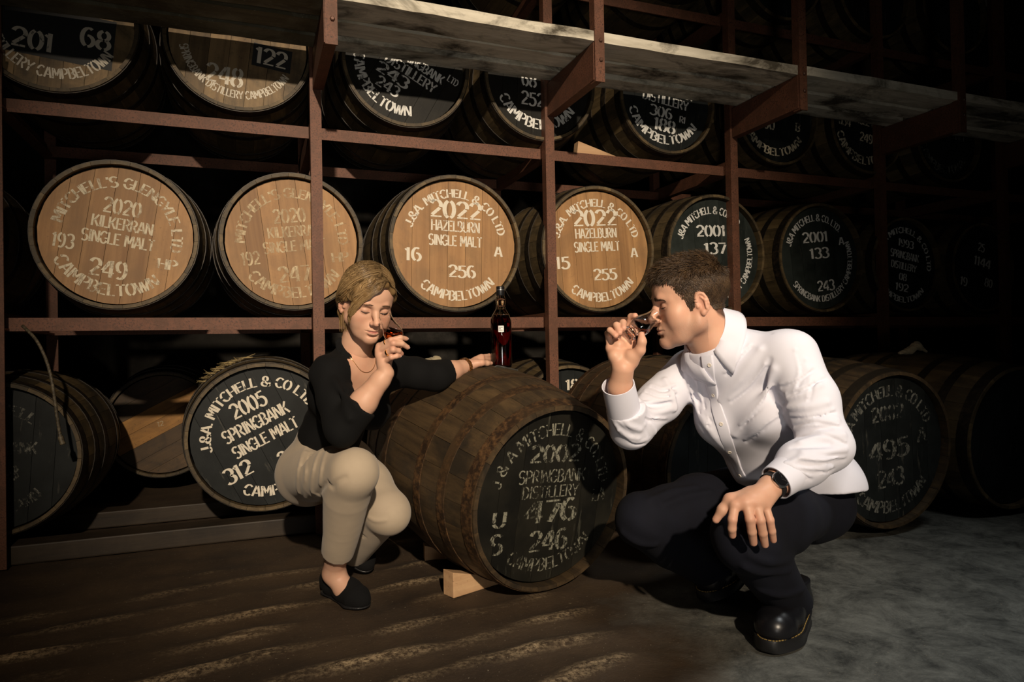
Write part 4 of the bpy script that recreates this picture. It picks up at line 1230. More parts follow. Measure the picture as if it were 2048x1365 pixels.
m3 = np.stack([np.where(side > 0, .082, -.080), .000-.090*a-.03*e, .012-.03*e], 1)
en = np.stack([np.where(side > 0, .050, -.045)+.01*e, -.070-.03*e, -.030-.045*e], 1)
bang = (side > 0) & (a < .42) & (e < .8)
kb = g_.uniform(-1, 1, N)
for arr, c_ in ((m1, (.020, .096, .084)), (m2, (.050, .084, .052)), (m3, (.068, .060, .004)), (en, (.0675, .050, -.050))):
    sp_ = .030 if arr is not en else .008
    arr[bang] = np.array(c_) + np.stack([z_, -kb*.010*sp_/.022, kb*sp_], 1)[bang]
en[bang, 2] += g_.uniform(-.012, .03, bang.sum())
paths = resample(np.stack([root, m1, m2, m3, en], 1), 13)
paths = project_n(hf, paths, g_.uniform(-.0004, .0016, N)[:, None])
wn = 60
wx = g_.uniform(.050, .076, wn); wy = g_.uniform(-.045, -.005, wn)
wis = resample(np.stack([np.stack([wx, wy, np.full(wn, .0)], 1), np.stack([wx+.004, wy+.004, np.full(wn, -.045)], 1), np.stack([wx-.004, wy+.010, g_.uniform(-.12, -.085, wn)], 1)], 1), 13)
paths = np.concatenate([paths, wis])
tone = g_.random(len(paths))[:, None]**1.3
cols = np.array((0.10, 0.055, 0.022))*(1-tone) + np.array((0.50, 0.335, 0.16))*tone
paths = paths @ Mn[:3, :3].T + Mn[:3, 3]
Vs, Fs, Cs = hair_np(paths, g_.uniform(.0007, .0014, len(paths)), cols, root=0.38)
Wh = Vh @ Mn[:3, :3].T + Mn[:3, 3]
V, F, C = join_np([(Wh, Fh, np.array((0.19, 0.115, 0.048))), (Vs, Fs, Cs)])
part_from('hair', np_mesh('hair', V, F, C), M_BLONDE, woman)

# --- blouse
bf = Field([W_PEL, W_RS, W_LS, W_NB, W_RE, P(895, 738, 2.41), P(640, 850, 2.1)], .0045, .15)
torso_w(bf, .006)
bf.chain([W_RS, lerp(W_RS, W_RE, .5), W_RE, lerp(W_RE, W_RW, .48)], [.054, .050, .046, .050], k=.018)
W_CUFL = lerp(W_LE, W_LW, .36)
bf.chain([W_LS, lerp(W_LS, W_LE, .5), W_LE, W_CUFL], [.056, .053, .050, .046], k=.02)
# blouse hangs over the waistband
bf.cut_local(lerp(W_PEL, W_NB, .215), -W_UP + W_FWD*.12, .26)
bf.cut_local(lerp(W_RE, W_RW, .44), (W_RW-W_RE), .075)
bf.cut_local(W_CUFL, (W_LW-W_LE), .07)
def vneck(f, wid, zb, dep):
    pt = A3(W_NB); L, U_, Fw = A3(W_LAT), A3(W_UP), A3(W_FWD)
    x = f.ax[0][:, None, None]-pt[0]; y = f.ax[1][None, :, None]-pt[1]; z = f.ax[2][None, None, :]-pt[2]
    a = x*L[0]+y*L[1]+z*L[2]; u_ = x*U_[0]+y*U_[1]+z*U_[2]; q = x*Fw[0]+y*Fw[1]+z*Fw[2]
    w_ = np.clip((u_-zb)*wid, -0.05, 0.075)
    ins = np.maximum(np.abs(a)-w_, dep-q)
    f.D = np.maximum(f.D, -ins.astype(np.float32))
vneck(bf, .46, -.185, .0)
bf.cone(W_NB - W_UP*.02 - W_FWD*.0, W_NB + W_UP*.09, .056, .060, k=.006, op='s')
wrink = lambda p: 0.0016*np.sin(p@np.array((38., 22., 55.))+2.2*np.sin(p@np.array((14., -19., 9.))))+0.0011*np.sin(p@np.array((-60., 48., 33.))+1.0)
bf.custom(wrink)
bf.fold([(668, 760), (690, 800), (700, 838)], .006); bf.fold([(700, 770), (712, 810)], .005)
V, F = bf.mesh(); V = relax(V, F, 1)
part_from('blouse', np_mesh('blouse', V, F), M_BLOUSE, woman)
# collar leaves lying open along the neckline
for sd in (-1, 1):
    cf = Field([W_NB + W_LAT*sd*.05, W_NB + W_LAT*sd*.10 - W_UP*.12 + W_FWD*.13], .0028, .06)
    p0 = W_NB + W_LAT*sd*.045 - W_FWD*.035 + W_UP*.022; p1 = W_NB + W_LAT*sd*.066 + W_FWD*.025 + W_UP*.006; p2 = W_NB + W_LAT*sd*.062 + W_FWD*.078 - W_UP*.055; p3 = W_NB + W_LAT*sd*.088 + W_FWD*.066 - W_UP*.070
    nn = (W_FWD*.6 + W_UP*.6 + W_LAT*sd*.3)
    cf.chain([p0, p1, p2], [.020, .024, .010], k=.01, flat=(nn, 4.0)); cf.chain([p1, p3], [.022, .008], k=.01, flat=(nn, 4.0))
    V, F = cf.mesh(); V = relax(V, F, 1)
    part_from('collar_leaf', np_mesh('collar_leaf', V, F), M_BLOUSE, woman)

# --- trousers
tf = Field([W_PEL, W_RH, W_LH, W_RK, W_LK, W_RA, W_LA], .0045, .14)
tf.ell(lerp(W_RH, W_LH, .5), (.125, .11, .10), k=.05)
tf.cone(W_PEL, lerp(W_PEL, W_NB, .27), .118, .106, k=.04, flat=(W_FWD, 1.15))
tf.ball(W_RH + CV(-.006, -.022, .01), .094, k=.05); tf.ball(W_LH + CV(0, -.03, .02), .105, k=.05)
tf.chain_once([W_RH, lerp(W_RH, W_RK, .5), W_RK], [.100, .090, .068], k=.025)
tf.chain_once(catmull([W_RK, lerp(W_RK, W_RA, .22)+CV(-.008, 0, .008), lerp(W_RK, W_RA, .6), lerp(W_RK, W_RA, .9)], 5), list(np.interp(np.linspace(0, 3, 16), [0, 1, 2, 3], [.066, .069, .056, .047])), k=.020)
tf.chain([W_LH, lerp(W_LH, W_LK, .5), W_LK], [.104, .090, .070], k=.03)
tf.ball(W_LK + CV(.012, -.012, -.0), .064, k=.03)
tf.chain_once([W_LK, lerp(W_LK, W_LA, .45), lerp(W_LK, W_LA, .92)], [.066, .060, .056], k=.012)
hem = lerp(W_RK, W_RA, .80)
tf.cut_local(hem, (W_RA-W_RK), .11)
tf.cone(lerp(W_RK, W_RA, .72), lerp(W_RK, W_RA, .98), .036, .042, k=.004, op='s')
tf.cut_local(lerp(W_LK, W_LA, .90), (W_LA-W_LK), .10)
tf.cut_local(lerp(W_PEL, W_NB, .255), W_UP - W_FWD*.12, .235)
tf.custom(lambda p: 0.0003*np.sin(p@np.array((44., 30., 60.))+1.5*np.sin(p@np.array((17., -23., 11.)))))
for q in ([(640, 905), (628, 940), (625, 985)], [(655, 903), (644, 940), (642, 985)], [(612, 905), (598, 940), (598, 985)], [(626, 905), (613, 945), (611, 995)]):
    tf.fold(q, .0045, .014)
tf.fold([(655, 965), (664, 975), (672, 965), (690, 955)], .005, .012, 's')
tf.fold([(636, 990), (645, 975), (656, 966)], .006, .012, 's')
tf.fold([(738, 1036), (752, 1042), (770, 1041)], .0022, .012)
V, F = tf.mesh(); V = relax(V, F, 1)
part_from('trousers', np_mesh('trousers', V, F), M_BEIGE, woman)

# --- shoes
def loafer(name, heel, toe, up_, root, mat, h=.003):
    heel = Vector(heel); toe = Vector(toe); d = (toe-heel).normalized(); side = d.cross(up_).normalized(); L = (toe-heel).length
    f = Field([heel, toe], h, .075)
    f.chain([heel+d*.025+up_*.028, heel+d*.055+up_*.030, heel+d*L*.55+up_*.030, heel+d*L*.80+up_*.022, toe-d*.025+up_*.018], [.030, .034, .040, .040, .026], k=.02, flat=(up_, 1.15))
    f.cone(heel+d*.02+up_*.05, heel+d*.05+up_*.045, .030, .034, k=.02)
    f.cone(heel+d*L*.50+up_*.045, heel+d*L*.62+up_*.038, .030, .034, k=.02)
    f.chain([heel+d*.030+up_*.075, heel+d*L*.34+up_*.066, heel+d*L*.45+up_*.075], [.024, .027, .022], k=.006, op='s')
    f.half(heel+up_*.006, -up_)
    V, F = f.mesh(); V = relax(V, F, 1)
    part_from(name, np_mesh(name, V, F), mat, root)
    f = Field([heel, toe], h, .07)
    f.chain([heel+d*.026+up_*.004, heel+d*L*.45+up_*.004, heel+d*L*.78+up_*.004, toe-d*.028+up_*.004], [.033, .033, .045, .030], k=.01, flat=(up_, 4.5))
    V, F = f.mesh(); V = relax(V, F, 1)
    part_from('shoe_sole', np_mesh('shoe_sole', V, F), M_SOLE, root)
UPZ = Vector((0, 0, 1))
hl = P(652, 1172, 2.275); hl.z = .002; te = P(731, 1203, 2.11); te.z = .002
loafer('loafer', hl, te, UPZ, woman, M_SUEDE)
te2 = P(735, 1125, 2.42); te2.z = .012; hl2 = te2 + (P(702, 1112, 2.55)-te2).normalized()*.22; hl2.z = .11
d2 = (te2-hl2).normalized(); loafer('loafer', hl2, te2, (UPZ - d2*UPZ.dot(d2)).normalized(), woman, M_SUEDE)

# --- jewellery
def ring_at(a, b, t_, r, rt, name, mat, root, flatw=1.0):
    c = lerp(a, b, t_); n = (b-a).normalized()
    V, F = lathe([(r-rt, -rt*flatw), (r+rt, -rt*flatw), (r+rt, rt*flatw), (r-rt, rt*flatw)], 28, True)
    M = Matrix.Translation(c) @ n.to_track_quat('Z', 'Y').to_matrix().to_4x4()
    return part_from(name, mesh(name, [M @ Vector(v) for v in V], F, True, 40), mat, root)
ring_at(rh[0][0], rh[0][1], .62, .0091, .0011, 'ring', M_GOLD, woman, 1.3)
ring_at(rh[2][0], rh[2][1], .60, .0092, .0011, 'ring', M_GOLD, woman, 2.2)
bc = lerp(W_LE, W_LW, .93)
ring_at(W_LE, W_LW, .90, .0305, .0022, 'wrist_watch', M_TORT, woman, 3.0)
V, F = lathe([(.011, 0), (.011, .004), (.009, .005)], 20)
n_ = (CAM_P - bc).normalized(); n_ = (n_ + CAM_U*-.6).normalized()
Mw = Matrix.Translation(bc + n_*.028) @ n_.to_track_quat('Z', 'Y').to_matrix().to_4x4()
part_from('watch_case', mesh('watch_case', [Mw @ Vector(v) for v in V], F, True, 40), M_TORT, woman)
pts = []
for i in range(25):
    a = rad(-70 + 140*i/24)
    q = W_NB + W_LAT*(math.sin(a)*.058) + W_FWD*(math.cos(a)*.075-.01) + W_UP*(.028 - .045*math.cos(a))
    for _ in range(6): q = q - core.normal(q)*(core.sample(q)-.0015)
    pts.append(q)
V, F = tube(pts, .0008, 5); part_from('necklace', mesh('necklace', V, F, True), M_GOLD, woman)
# ------------------------------------------------------------------ the man squatting at the right
M_SHIRT = cloth_mat('white_shirt', (0.70, 0.70, 0.79), (0.67, 0.67, 0.76), 1100, 0.75, 0.1, 0.08)
M_NAVY = cloth_mat('navy_trousers', (0.0055, 0.0065, 0.013), (0.004, 0.0045, 0.009), 700, 0.9, 0.0)
M_BOOT = NT('black_leather'); M_BOOT.base((0.008, 0.008, 0.010)); M_BOOT.set(Roughness=0.32); M_BOOT = M_BOOT.m
M_STITCH = plain('yellow_stitch', (0.42, 0.27, 0.07), 0.7)
M_STEEL = plain('polished_steel', (0.62, 0.62, 0.62), 0.18, 1.0)
M_DIAL = plain('black_dial', (0.006, 0.006, 0.007), 0.15)
M_STRAP = plain('black_strap', (0.010, 0.009, 0.009), 0.5)
M_BUTTON = plain('pearl_button', (0.72, 0.66, 0.58), 0.3)
man = empty('person', P(1560, 1280, 1.9)); man.location.z = 0
tag(man, 'man in white shirt and navy trousers squatting and nosing a glass', 'person')
mfw = CV(-math.cos(rad(1)), 0, -math.sin(rad(1)))*math.cos(rad(9)) - CAM_U*math.sin(rad(9))
MM = head_frame(P(1380, 603, 1.87), mfw, CAM_U, 1.0)
M_NB = P(1436, 706, 1.90)
neck = [(MM @ Vector((0, -.028, -.05)), .056), (lerp(MM @ Vector((0, -.035, -.09)), M_NB, .5), .058), (M_NB, .062)]
hm = build_head(MM, neck, 'm')
M_SN, M_SF = P(1580, 713, 1.80), P(1376, 747, 2.03)
M_LAT = (M_SN - M_SF).normalized()
M_PEL = P(1612, 975, 2.06)
M_SM = lerp(M_SN, M_SF, .5)
M_UP = (M_SM - M_PEL).normalized(); M_UP = (M_UP - M_LAT*M_UP.dot(M_LAT)).normalized()
M_FWD = M_LAT.cross(M_UP).normalized()
if M_FWD.dot(CAM_R) > 0: M_FWD = -M_FWD
M_CH = lerp(M_PEL, M_SM, .70) + M_FWD*.02
M_BE = lerp(M_PEL, M_SM, .33) + M_FWD*.035
def torso_m(f, g):
    f.cone(M_PEL - M_LAT*.05, M_PEL + M_LAT*.05, .115+g, k=.04)
    f.cone(M_PEL, M_BE, .140+g, .142+g, k=.04, flat=(M_FWD, 1.12))
    f.cone(M_BE, M_CH, .142+g, .155+g, k=.04, flat=(M_FWD, 1.28))
    f.cone(M_CH - M_LAT*.075, M_CH + M_LAT*.075, .100+g, k=.05)
    f.cone(M_CH, M_SM - M_UP*.03, .150+g, .110+g, k=.05, flat=(M_FWD, 1.35))
    f.cone(lerp(M_SN, M_SF, .1), lerp(M_SN, M_SF, .9), .060+g, k=.05)
    f.cone(M_NB, lerp(M_SN, M_SM, .3) , .055+g, .055+g, k=.045); f.cone(M_NB, lerp(M_SF, M_SM, .3), .052+g, .052+g, k=.045)
    f.cone(M_NB - M_UP*.01, M_SM, .072+g, .085+g, k=.05)
    for sd in (-1, 1): f.ell(M_CH + M_LAT*sd*.075 + M_FWD*.075 + M_UP*.03, (.06+g, .06+g, .06+g), k=.04)
M_EN, M_WN = P(1652, 893, 1.70), P(1540, 975, 1.605)
M_EF, M_WF = P(1262, 858, 1.92), P(1244, 752, 1.80)
core = Field([M_PEL, M_SN, M_SF, M_NB, M_CH+M_FWD*.1], .006, .16); torso_m(core, -.016); core.half(M_PEL + CAM_U*.05, -CAM_U)
core.cone(P(1421, 672, 1.895), P(1380, 640, 1.88), .07, .09, k=.01, op='s')
cv = core.mesh(); cvv = relax(cv[0], cv[1], 1)
# near hand on the knee
nh = [
 [P(1470, 1011, 1.572), P(1465, 1040, 1.556), P(1464, 1058, 1.560), P(1465, 1071, 1.570)],
 [P(1493, 1007, 1.566), P(1500, 1039, 1.548), P(1504, 1064, 1.556), P(1507, 1086, 1.572)],
 [P(1512, 1007, 1.568), P(1521, 1041, 1.550), P(1526, 1067, 1.558), P(1530, 1090, 1.574)],
 [P(1530, 1011, 1.576), P(1540, 1041, 1.562), P(1544, 1063, 1.568), P(1547, 1081, 1.580)]]
nth = [P(1500, 990, 1.600), P(1460, 1000, 1.590), P(1445, 1020, 1.588), P(1432, 1040, 1.592)]
arm_n = [(lerp(M_EN, M_WN, .35), .040), (lerp(M_EN, M_WN, .75), .034), (M_WN, .0285)]
mh1 = build_hand(arm_n, nh, nth, fr=.0098, mc=.0155, palm_k=.016)
# raised hand with the glass, palm to the camera
fh = [
 [P(1262, 682, 1.845), P(1258, 649, 1.852), P(1262, 634, 1.838), P(1270, 632, 1.822)],
 [P(1248, 684, 1.838), P(1245, 652, 1.838), P(1246, 646, 1.805), P(1247, 657, 1.782)],
 [P(1233, 688, 1.828), P(1230, 657, 1.828), P(1233, 651, 1.797), P(1239, 666, 1.776)],
 [P(1220, 696, 1.820), P(1216, 668, 1.820), P(1220, 661, 1.792), P(1231, 672, 1.774)]]
fth = [P(1264, 724, 1.800), P(1280, 701, 1.780), P(1284, 684, 1.772), P(1283, 670, 1.778)]
arm_f = [(P(1250, 825, 1.875), .034), (P(1240, 775, 1.827), .031), (P(1246, 738, 1.803), .029)]
mh2 = build_hand(arm_f, fh, fth, fr=.0092, mc=.0150, palm_k=.016, pads=[(P(1228, 712, 1.802), .015), (P(1262, 712, 1.793), .017), (P(1238, 690, 1.812), .013)])
V, F, C = join_np([hm[:3], (cvv, cv[1], np.array((.6, .345, .235))), mh1[:3], mh2[:3]])
# scalp tone under the short hair (head-local mask)
inv = np.array(MM.inverted()); HL = hm[0] @ inv[:3, :3].T + inv[:3, 3]
def hair_edge(y):
    return np.interp(y, [-.12, -.085, -.055, -.030, -.018, .004, .014, .024, .034, .046, .056, .064, .074, .085, .095], [-.074, -.072, -.052, -.010, .020, .022, -.022, -.018, .004, .022, .040, .056, .068, .077, .084])
msk = np.clip((HL[:, 2] - hair_edge(HL[:, 1]))/.012, 0, 1)*(np.abs(HL[:, 0]) < .0845)*(HL[:, 1] < .0905)
earm = np.exp(-(((np.abs(HL[:, 0])-.082)/.010)**2+((HL[:, 1]+.014)/.018)**2+((HL[:, 2]+.012)/.030)**2))
msk *= 1-np.clip(earm*1.6, 0, 1)
n0 = len(HL); C[:n0] = C[:n0]*(1-.92*msk[:, None]) + np.array((.022, .013, .008))*(.92*msk[:, None])
part_from('body', np_mesh('body', V, F, C), M_SKIN, man)
lashes(MM, hm[3], M_LASH, man)
M_BROW_M = plain('brown_brow', (0.045, 0.026, 0.014), 0.6); brows(MM, hm[3], M_BROW_M, man, 90, .00055, .0165, thick=.0034, arch=.003)
for ch, n_ in [(c, CV(0, .25, -1)) for c in nh]:
    d = (ch[-1]-ch[-2]).normalized(); V, F = nail(ch[-1] + n_.normalized()*.0070 + d*.001, d, n_, .0060, .0072)
    part_from('fingernail', mesh('fingernail', V, F, True), M_NAIL, man)
d = (fth[-1]-fth[-2]).normalized(); V, F = nail(fth[-1]+CV(.6, .1, .3).normalized()*.0075, d, CV(.6, 0, .3), .0062, .0075); part_from('fingernail', mesh('fingernail', V, F, True), M_NAIL, man)
# --- hair
g_ = np.random.default_rng(9)
N = 30000
dirs = g_.normal(size=(N, 3)); dirs /= np.linalg.norm(dirs, axis=1)[:, None]
cen = np.array((0, -.012, .036)); rad3 = np.array((.0768, .0998, .0828))
p0 = cen + dirs*rad3
p0 = project_n(hm[3], p0, -.001, 5)
ok = (p0[:, 2] > hair_edge(p0[:, 1]) + g_.uniform(-.004, .006, N)) & (p0[:, 1] < .0895)
p0 = p0[ok]; dirs = dirs[ok]; nrm = dirs/rad3; nrm /= np.linalg.norm(nrm, axis=1)[:, None]; N = len(p0)
top = np.clip((p0[:, 2]-.055)/.045, 0, 1)[:, None]; frt = np.clip((p0[:, 1]-.01)/.07, 0, 1)[:, None]
flow = top*np.array((.10, .80, .15)) + (1-top)*np.array((0, -.50, -.85)) + (1-top)*frt*np.array((0, .62, .15))
flow = flow - nrm*(flow*nrm).sum(1)[:, None]; flow /= np.maximum(np.linalg.norm(flow, axis=1), 1e-6)[:, None]
jit = g_.normal(size=(N, 3))*.30
ln = (.0085 + .027*top[:, 0] + .018*(top*frt)[:, 0])*g_.uniform(.7, 1.2, N)
clump = np.sin(p0[:, 0]*95+1.3)*np.cos(p0[:, 1]*80)*.35
lift = .05 + .60*top[:, 0] + .25*(top*frt)[:, 0] + clump*top[:, 0]
d1 = flow + jit*.5 + nrm*lift[:, None]; d1 /= np.linalg.norm(d1, axis=1)[:, None]
d2 = flow + jit + nrm*(lift*.15)[:, None] + np.array((0, 0, -.12))*(1-top*frt) + top*frt*np.array((0, 0, .12)); d2 /= np.linalg.norm(d2, axis=1)[:, None]
q1 = p0 + d1*(ln*.5)[:, None]; q2 = q1 + d2*(ln*.5)[:, None]
paths = resample(np.stack([p0-nrm*.002, q1, q2], 1), 5)
# stay outside the skull
rel_ = (paths-cen)/(rad3+.0006); rl = np.linalg.norm(rel_, axis=-1)[..., None]; paths = np.where(rl < 1, cen + (paths-cen)/np.maximum(rl, 1e-6), paths)
q_ = paths[:, 1:]; d_ = sample_n(hm[3], q_); q2_ = project_n(hm[3], q_, .0012, 3); paths[:, 1:] = np.where((d_ < .0012)[..., None], q2_, q_)
tone = (np.clip(.5+.5*np.sin(p0[:, 0]*150+3*np.sin(p0[:, 1]*60))*np.cos(p0[:, 1]*45+p0[:, 2]*110), 0, 1)*.42+.58*g_.random(N))[:, None]**1.7
cols = (np.array((.022, .012, .006))*(1-tone) + np.array((.125, .070, .031))*tone)
cols = cols*(1-.25*(1-top)) + np.array((.07, .05, .035))*.25*(1-top)
Mn = np.array(MM); paths = paths @ Mn[:3, :3].T + Mn[:3, 3]
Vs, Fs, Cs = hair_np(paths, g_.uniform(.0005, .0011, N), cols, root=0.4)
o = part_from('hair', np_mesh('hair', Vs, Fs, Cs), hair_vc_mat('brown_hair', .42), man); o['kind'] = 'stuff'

# --- shirt
sf = Field([M_PEL, M_SN, M_SF, M_NB, M_EN, M_EF, M_WF, M_WN], .0036, .13)
torso_m(sf, .004)
sf.chain([M_SN, lerp(M_SN, M_EN, .5)+CV(.006, 0, 0), M_EN, lerp(M_EN, M_WN, .45), lerp(M_EN, M_WN, .80)], [.072, .066, .060, .054, .041], k=.025)
sf.chain([M_SF, lerp(M_SF, M_EF, .5), M_EF, lerp(M_EF, M_WF, .42)], [.066, .060, .055, .050], k=.022)
CUF_A, CUF_B = P(1247, 818, 1.868), P(1236, 770, 1.822)
sf.cone(lerp(M_EF, CUF_A, .6), CUF_A, .048, .045, k=.02)
# shirt tail behind
sf.cone(M_PEL + CV(.03, .03, .05), M_PEL + CV(.055, -.005, .02), .085, .075, k=.04)
sf.half(P(1560, 972, 2.0), -CAM_U - CAM_R*.02)
sf.cut_local(lerp(M_EN, M_WN, .80), (M_WN-M_EN), .085)
sf.cut_local(CUF_A, (CUF_B-CUF_A), .085)
NAX = CV(-.74, .62, -.22).normalized(); CC = P(1421, 672, 1.895)
sf.cone(CC - NAX*.030, CC + NAX*.10, .066, .080, k=.010, op='s')
sf.custom(lambda p: .0010*np.sin(p@np.array((26., 31., 40.))+2.0*np.sin(p@np.array((11., -14., 8.)))))
# drape and elbow creases placed on the cloth
FO = [[(1440, 800), (1480, 760), (1520, 700)], [(1400, 790), (1380, 760), (1372, 735)], [(1470, 870), (1520, 800), (1548, 740)], [(1385, 800), (1420, 860), (1455, 905)]]
for q in FO: sf.fold(q, .0028, .022)
EL = [[(1570, 800), (1600, 790), (1640, 770)], [(1575, 815), (1610, 815), (1655, 805)], [(1590, 860), (1630, 850), (1675, 840)], [(1600, 885), (1640, 875), (1688, 870)], [(1605, 905), (1645, 905), (1690, 900)], [(1575, 930), (1610, 915), (1650, 925)],
      [(1285, 790), (1320, 800), (1345, 790)], [(1275, 810), (1310, 825), (1350, 815)], [(1235, 830), (1255, 850), (1280, 860)], [(1232, 850), (1250, 870), (1275, 878)], [(1300, 845), (1310, 865), (1312, 885)], [(1330, 760), (1345, 790), (1350, 820)]]
for q in EL: sf.fold(q, .0042, .016)
for q in [[(1560, 790), (1568, 805), (1562, 820)], [(1598, 872), (1625, 862), (1660, 856)], [(1585, 895), (1620, 893), (1660, 888)], [(1280, 800), (1310, 812), (1335, 806)], [(1540, 720), (1532, 760), (1545, 800), (1560, 815)]]:
    sf.fold(q, .004, .012, 's')
CR = [[(1590, 700), (1600, 740), (1590, 780)], [(1612, 720), (1622, 760), (1615, 795)], [(1560, 770), (1590, 760), (1625, 735)], [(1572, 788), (1605, 775), (1648, 752)], [(1580, 832), (1615, 832), (1668, 820)], [(1585, 848), (1625, 840), (1676, 850)],
      [(1592, 870), (1640, 864), (1690, 884)], [(1600, 918), (1640, 922), (1688, 915)], [(1590, 935), (1625, 940), (1665, 935)], [(1560, 940), (1580, 955), (1600, 965)], [(1570, 925), (1590, 940), (1620, 955)],
      [(1300, 770), (1325, 778), (1350, 770)], [(1290, 780), (1320, 790), (1352, 785)], [(1272, 800), (1300, 806), (1340, 800)], [(1268, 820), (1295, 836), (1330, 838)], [(1228, 815), (1240, 840), (1262, 866)], [(1236, 862), (1262, 884), (1292, 880)], [(1290, 850), (1296, 870), (1290, 890)],
      [(1392, 745), (1400, 790), (1420, 840)], [(1378, 770), (1392, 810), (1415, 850)], [(1450, 745), (1470, 720), (1500, 690)], [(1460, 800), (1500, 770), (1530, 730)], [(1480, 850), (1515, 815), (1545, 770)], [(1490, 880), (1530, 850), (1560, 830)], [(1470, 640), (1500, 655), (1540, 662)]]
for i, q in enumerate(CR):
    sf.fold(q, .0022, .009); sf.fold([(u_+3, v_+5) for u_, v_ in q], .0012, .009, 's')
V, F = sf.mesh(); V = relax(V, F, 1)
shirt = part_from('shirt', np_mesh('shirt', V, F), M_SHIRT, man)
# cuffs
def cuff(a, b, r0, r1, name='cuff', root=man, mat=None, t_=.0025):
    a = Vector(a); b = Vector(b); L = (b-a).length
    V, F = lathe([(r0, 0), (r1, L), (r1-t_, L), (r0-t_, 0)], 40, True)
    M = Matrix.Translation(a) @ (b-a).normalized().to_track_quat('Z', 'Y').to_matrix().to_4x4()
    return part_from(name, mesh(name, [M @ Vector(v) for v in V], F, True, 40), mat or M_SHIRT, root)
cuff(lerp(CUF_A, CUF_B, -.10), CUF_B, .0465, .0440)
cn0, cn1 = lerp(M_EN, M_WN, .60), lerp(M_EN, M_WN, .90)
cuff(cn0, cn1, .0470, .0415)
# cuff link
cl_ = P(1227, 797, 1.79)
bm = bmesh.new(); box_bm(bm, (-.0025, -.002, -.007), (.0025, .002, .007)); me = bm_mesh('cuff_link', bm, bevel=.0006)
ctr = lerp(CUF_A, CUF_B, .45); nn_ = (P(1225, 797, 1.7) - ctr).normalized(); pos = ctr + nn_*.0455
mtx = Matrix.Translation(pos) @ nn_.to_track_quat('Y', 'Z').to_matrix().to_4x4(); me.transform(mtx)
part_from('cuff_link', me, M_STRAP, man)
# placket and buttons
pl = [(1413, 712), (1416, 735), (1421, 765), (1428, 795), (1435, 822), (1444, 850), (1453, 880), (1463, 906), (1474, 932), (1486, 955)]
pp_ = [sf.hit(*q) for q in pl]; pp_ = catmull([p for p in pp_ if p is not None], 4)
V = []; F = []
for i, p in enumerate(pp_):
    d = (pp_[min(i+1, len(pp_)-1)] - pp_[max(i-1, 0)]).normalized(); n = sf.normal(p); b = d.cross(n).normalized(); n = b.cross(d)
    for off, hgt in ((-.0165, -.003), (-.016, .0024), (-.013, .0032), (.013, .0032), (.016, .0024), (.0165, -.003)): V.append(p + b*off + n*hgt)
for i in range(len(pp_)-1):
    for q in range(5): F.append((i*6+q, i*6+q+1, (i+1)*6+q+1, (i+1)*6+q))
plk = part_from('placket', mesh('placket', V, F, True), M_SHIRT, man)
for (u_, v_) in ((1420, 730), (1428.5, 790.5), (1443, 848), (1459, 903), (1481.5, 951)):
    p = sf.hit(u_, v_)
    if p is None: continue
    n = sf.normal(p); V, F = lathe([(.0052, 0), (.0056, .0012), (.0048, .0022), (.003, .0016)], 18)
    M = Matrix.Translation(p + n*.0034) @ n.to_track_quat('Z', 'Y').to_matrix().to_4x4()
    part_from('button', mesh('button', [M @ Vector(v) for v in V], F, True, 40), M_BUTTON, man)
# collar: stand and folded leaf around the neck, open in front
CZ = NAX; CX = (M_FWD - CZ*M_FWD.dot(CZ)).normalized(); CY = CZ.cross(CX)
# front of the collar points to where the placket starts
fr_ = (pp_[0] - CC); CX = (fr_ - CZ*fr_.dot(CZ)).normalized(); CY = CZ.cross(CX)
V = []; F = []; n = 44
for i in range(n+1):
    a = rad(14 + 332*i/n); c_, s_ = math.cos(a), math.sin(a)
    fw_ = max(0, c_)            # towards the front
    bk = max(0, -c_)
    dirv = CX*c_ + CY*s_
    base = CC + CZ*(-.016 + .006*bk)
    tip = fw_**6
    topz = .040-.026*fw_+.010*bk
    V += [base + dirv*.0665 + CZ*(-.016), base + dirv*.0690 + CZ*topz, base + dirv*.0740 + CZ*(topz+.002)]
    for q in (.2, .4, .6, .8, 1.0):
        p = base + dirv*(.075+q*(.026+.010*tip)) + CZ*(topz-.001 - q*(.050+.030*tip))
        for _ in range(8):
            dd_ = sf.sample(p)
            if dd_ >= .0045: break
            p = p + sf.normal(p)*(.005-dd_)
        V.append(p)
for i in range(n):
    for q in range(7): F.append((i*8+q, i*8+q+1, (i+1)*8+q+1, (i+1)*8+q))
co = part_from('collar', mesh('collar', V, F, True, 75), M_SHIRT, man)
md = co.modifiers.new('thickness', 'SOLIDIFY'); md.thickness = .0022; md.offset = 0

# --- trousers
M_HN, M_HF = P(1607, 1000, 2.05), P(1508, 995, 2.22)
M_KN, M_KF = P(1494, 1075, 1.71), P(1285, 1040, 1.98)
M_AN, M_AF = P(1578, 1206, 1.95), P(1448, 1158, 2.21)
tf = Field([M_PEL, M_HN, M_HF, M_KN, M_KF, M_AN, M_AF], .005, .15)
tf.ell(lerp(M_HN, M_HF, .5) + CV(.02, .01, .02), (.15, .14, .12), k=.05)
tf.ball(M_HN + CV(.03, -.03, .02), .105, k=.05); tf.ball(M_PEL + CV(.06, -.045, .01), .085, k=.05)
tf.chain([M_HN, lerp(M_HN, M_KN, .5), M_KN], [.112, .098, .080], k=.03)
tf.ball(M_KN + CV(-.005, .005, -.01), .079, k=.03)
tf.chain_once([M_KN, lerp(M_KN, M_AN, .35), lerp(M_KN, M_AN, .7), lerp(M_KN, M_AN, 1.05)], [.078, .077, .068, .062], k=.02)
tf.chain([M_HF, lerp(M_HF, M_KF, .5), M_KF], [.112, .100, .078], k=.03)
tf.chain([M_KF, lerp(M_KF, M_AF, .35), lerp(M_KF, M_AF, .92)], [.076, .078, .060], k=.015)
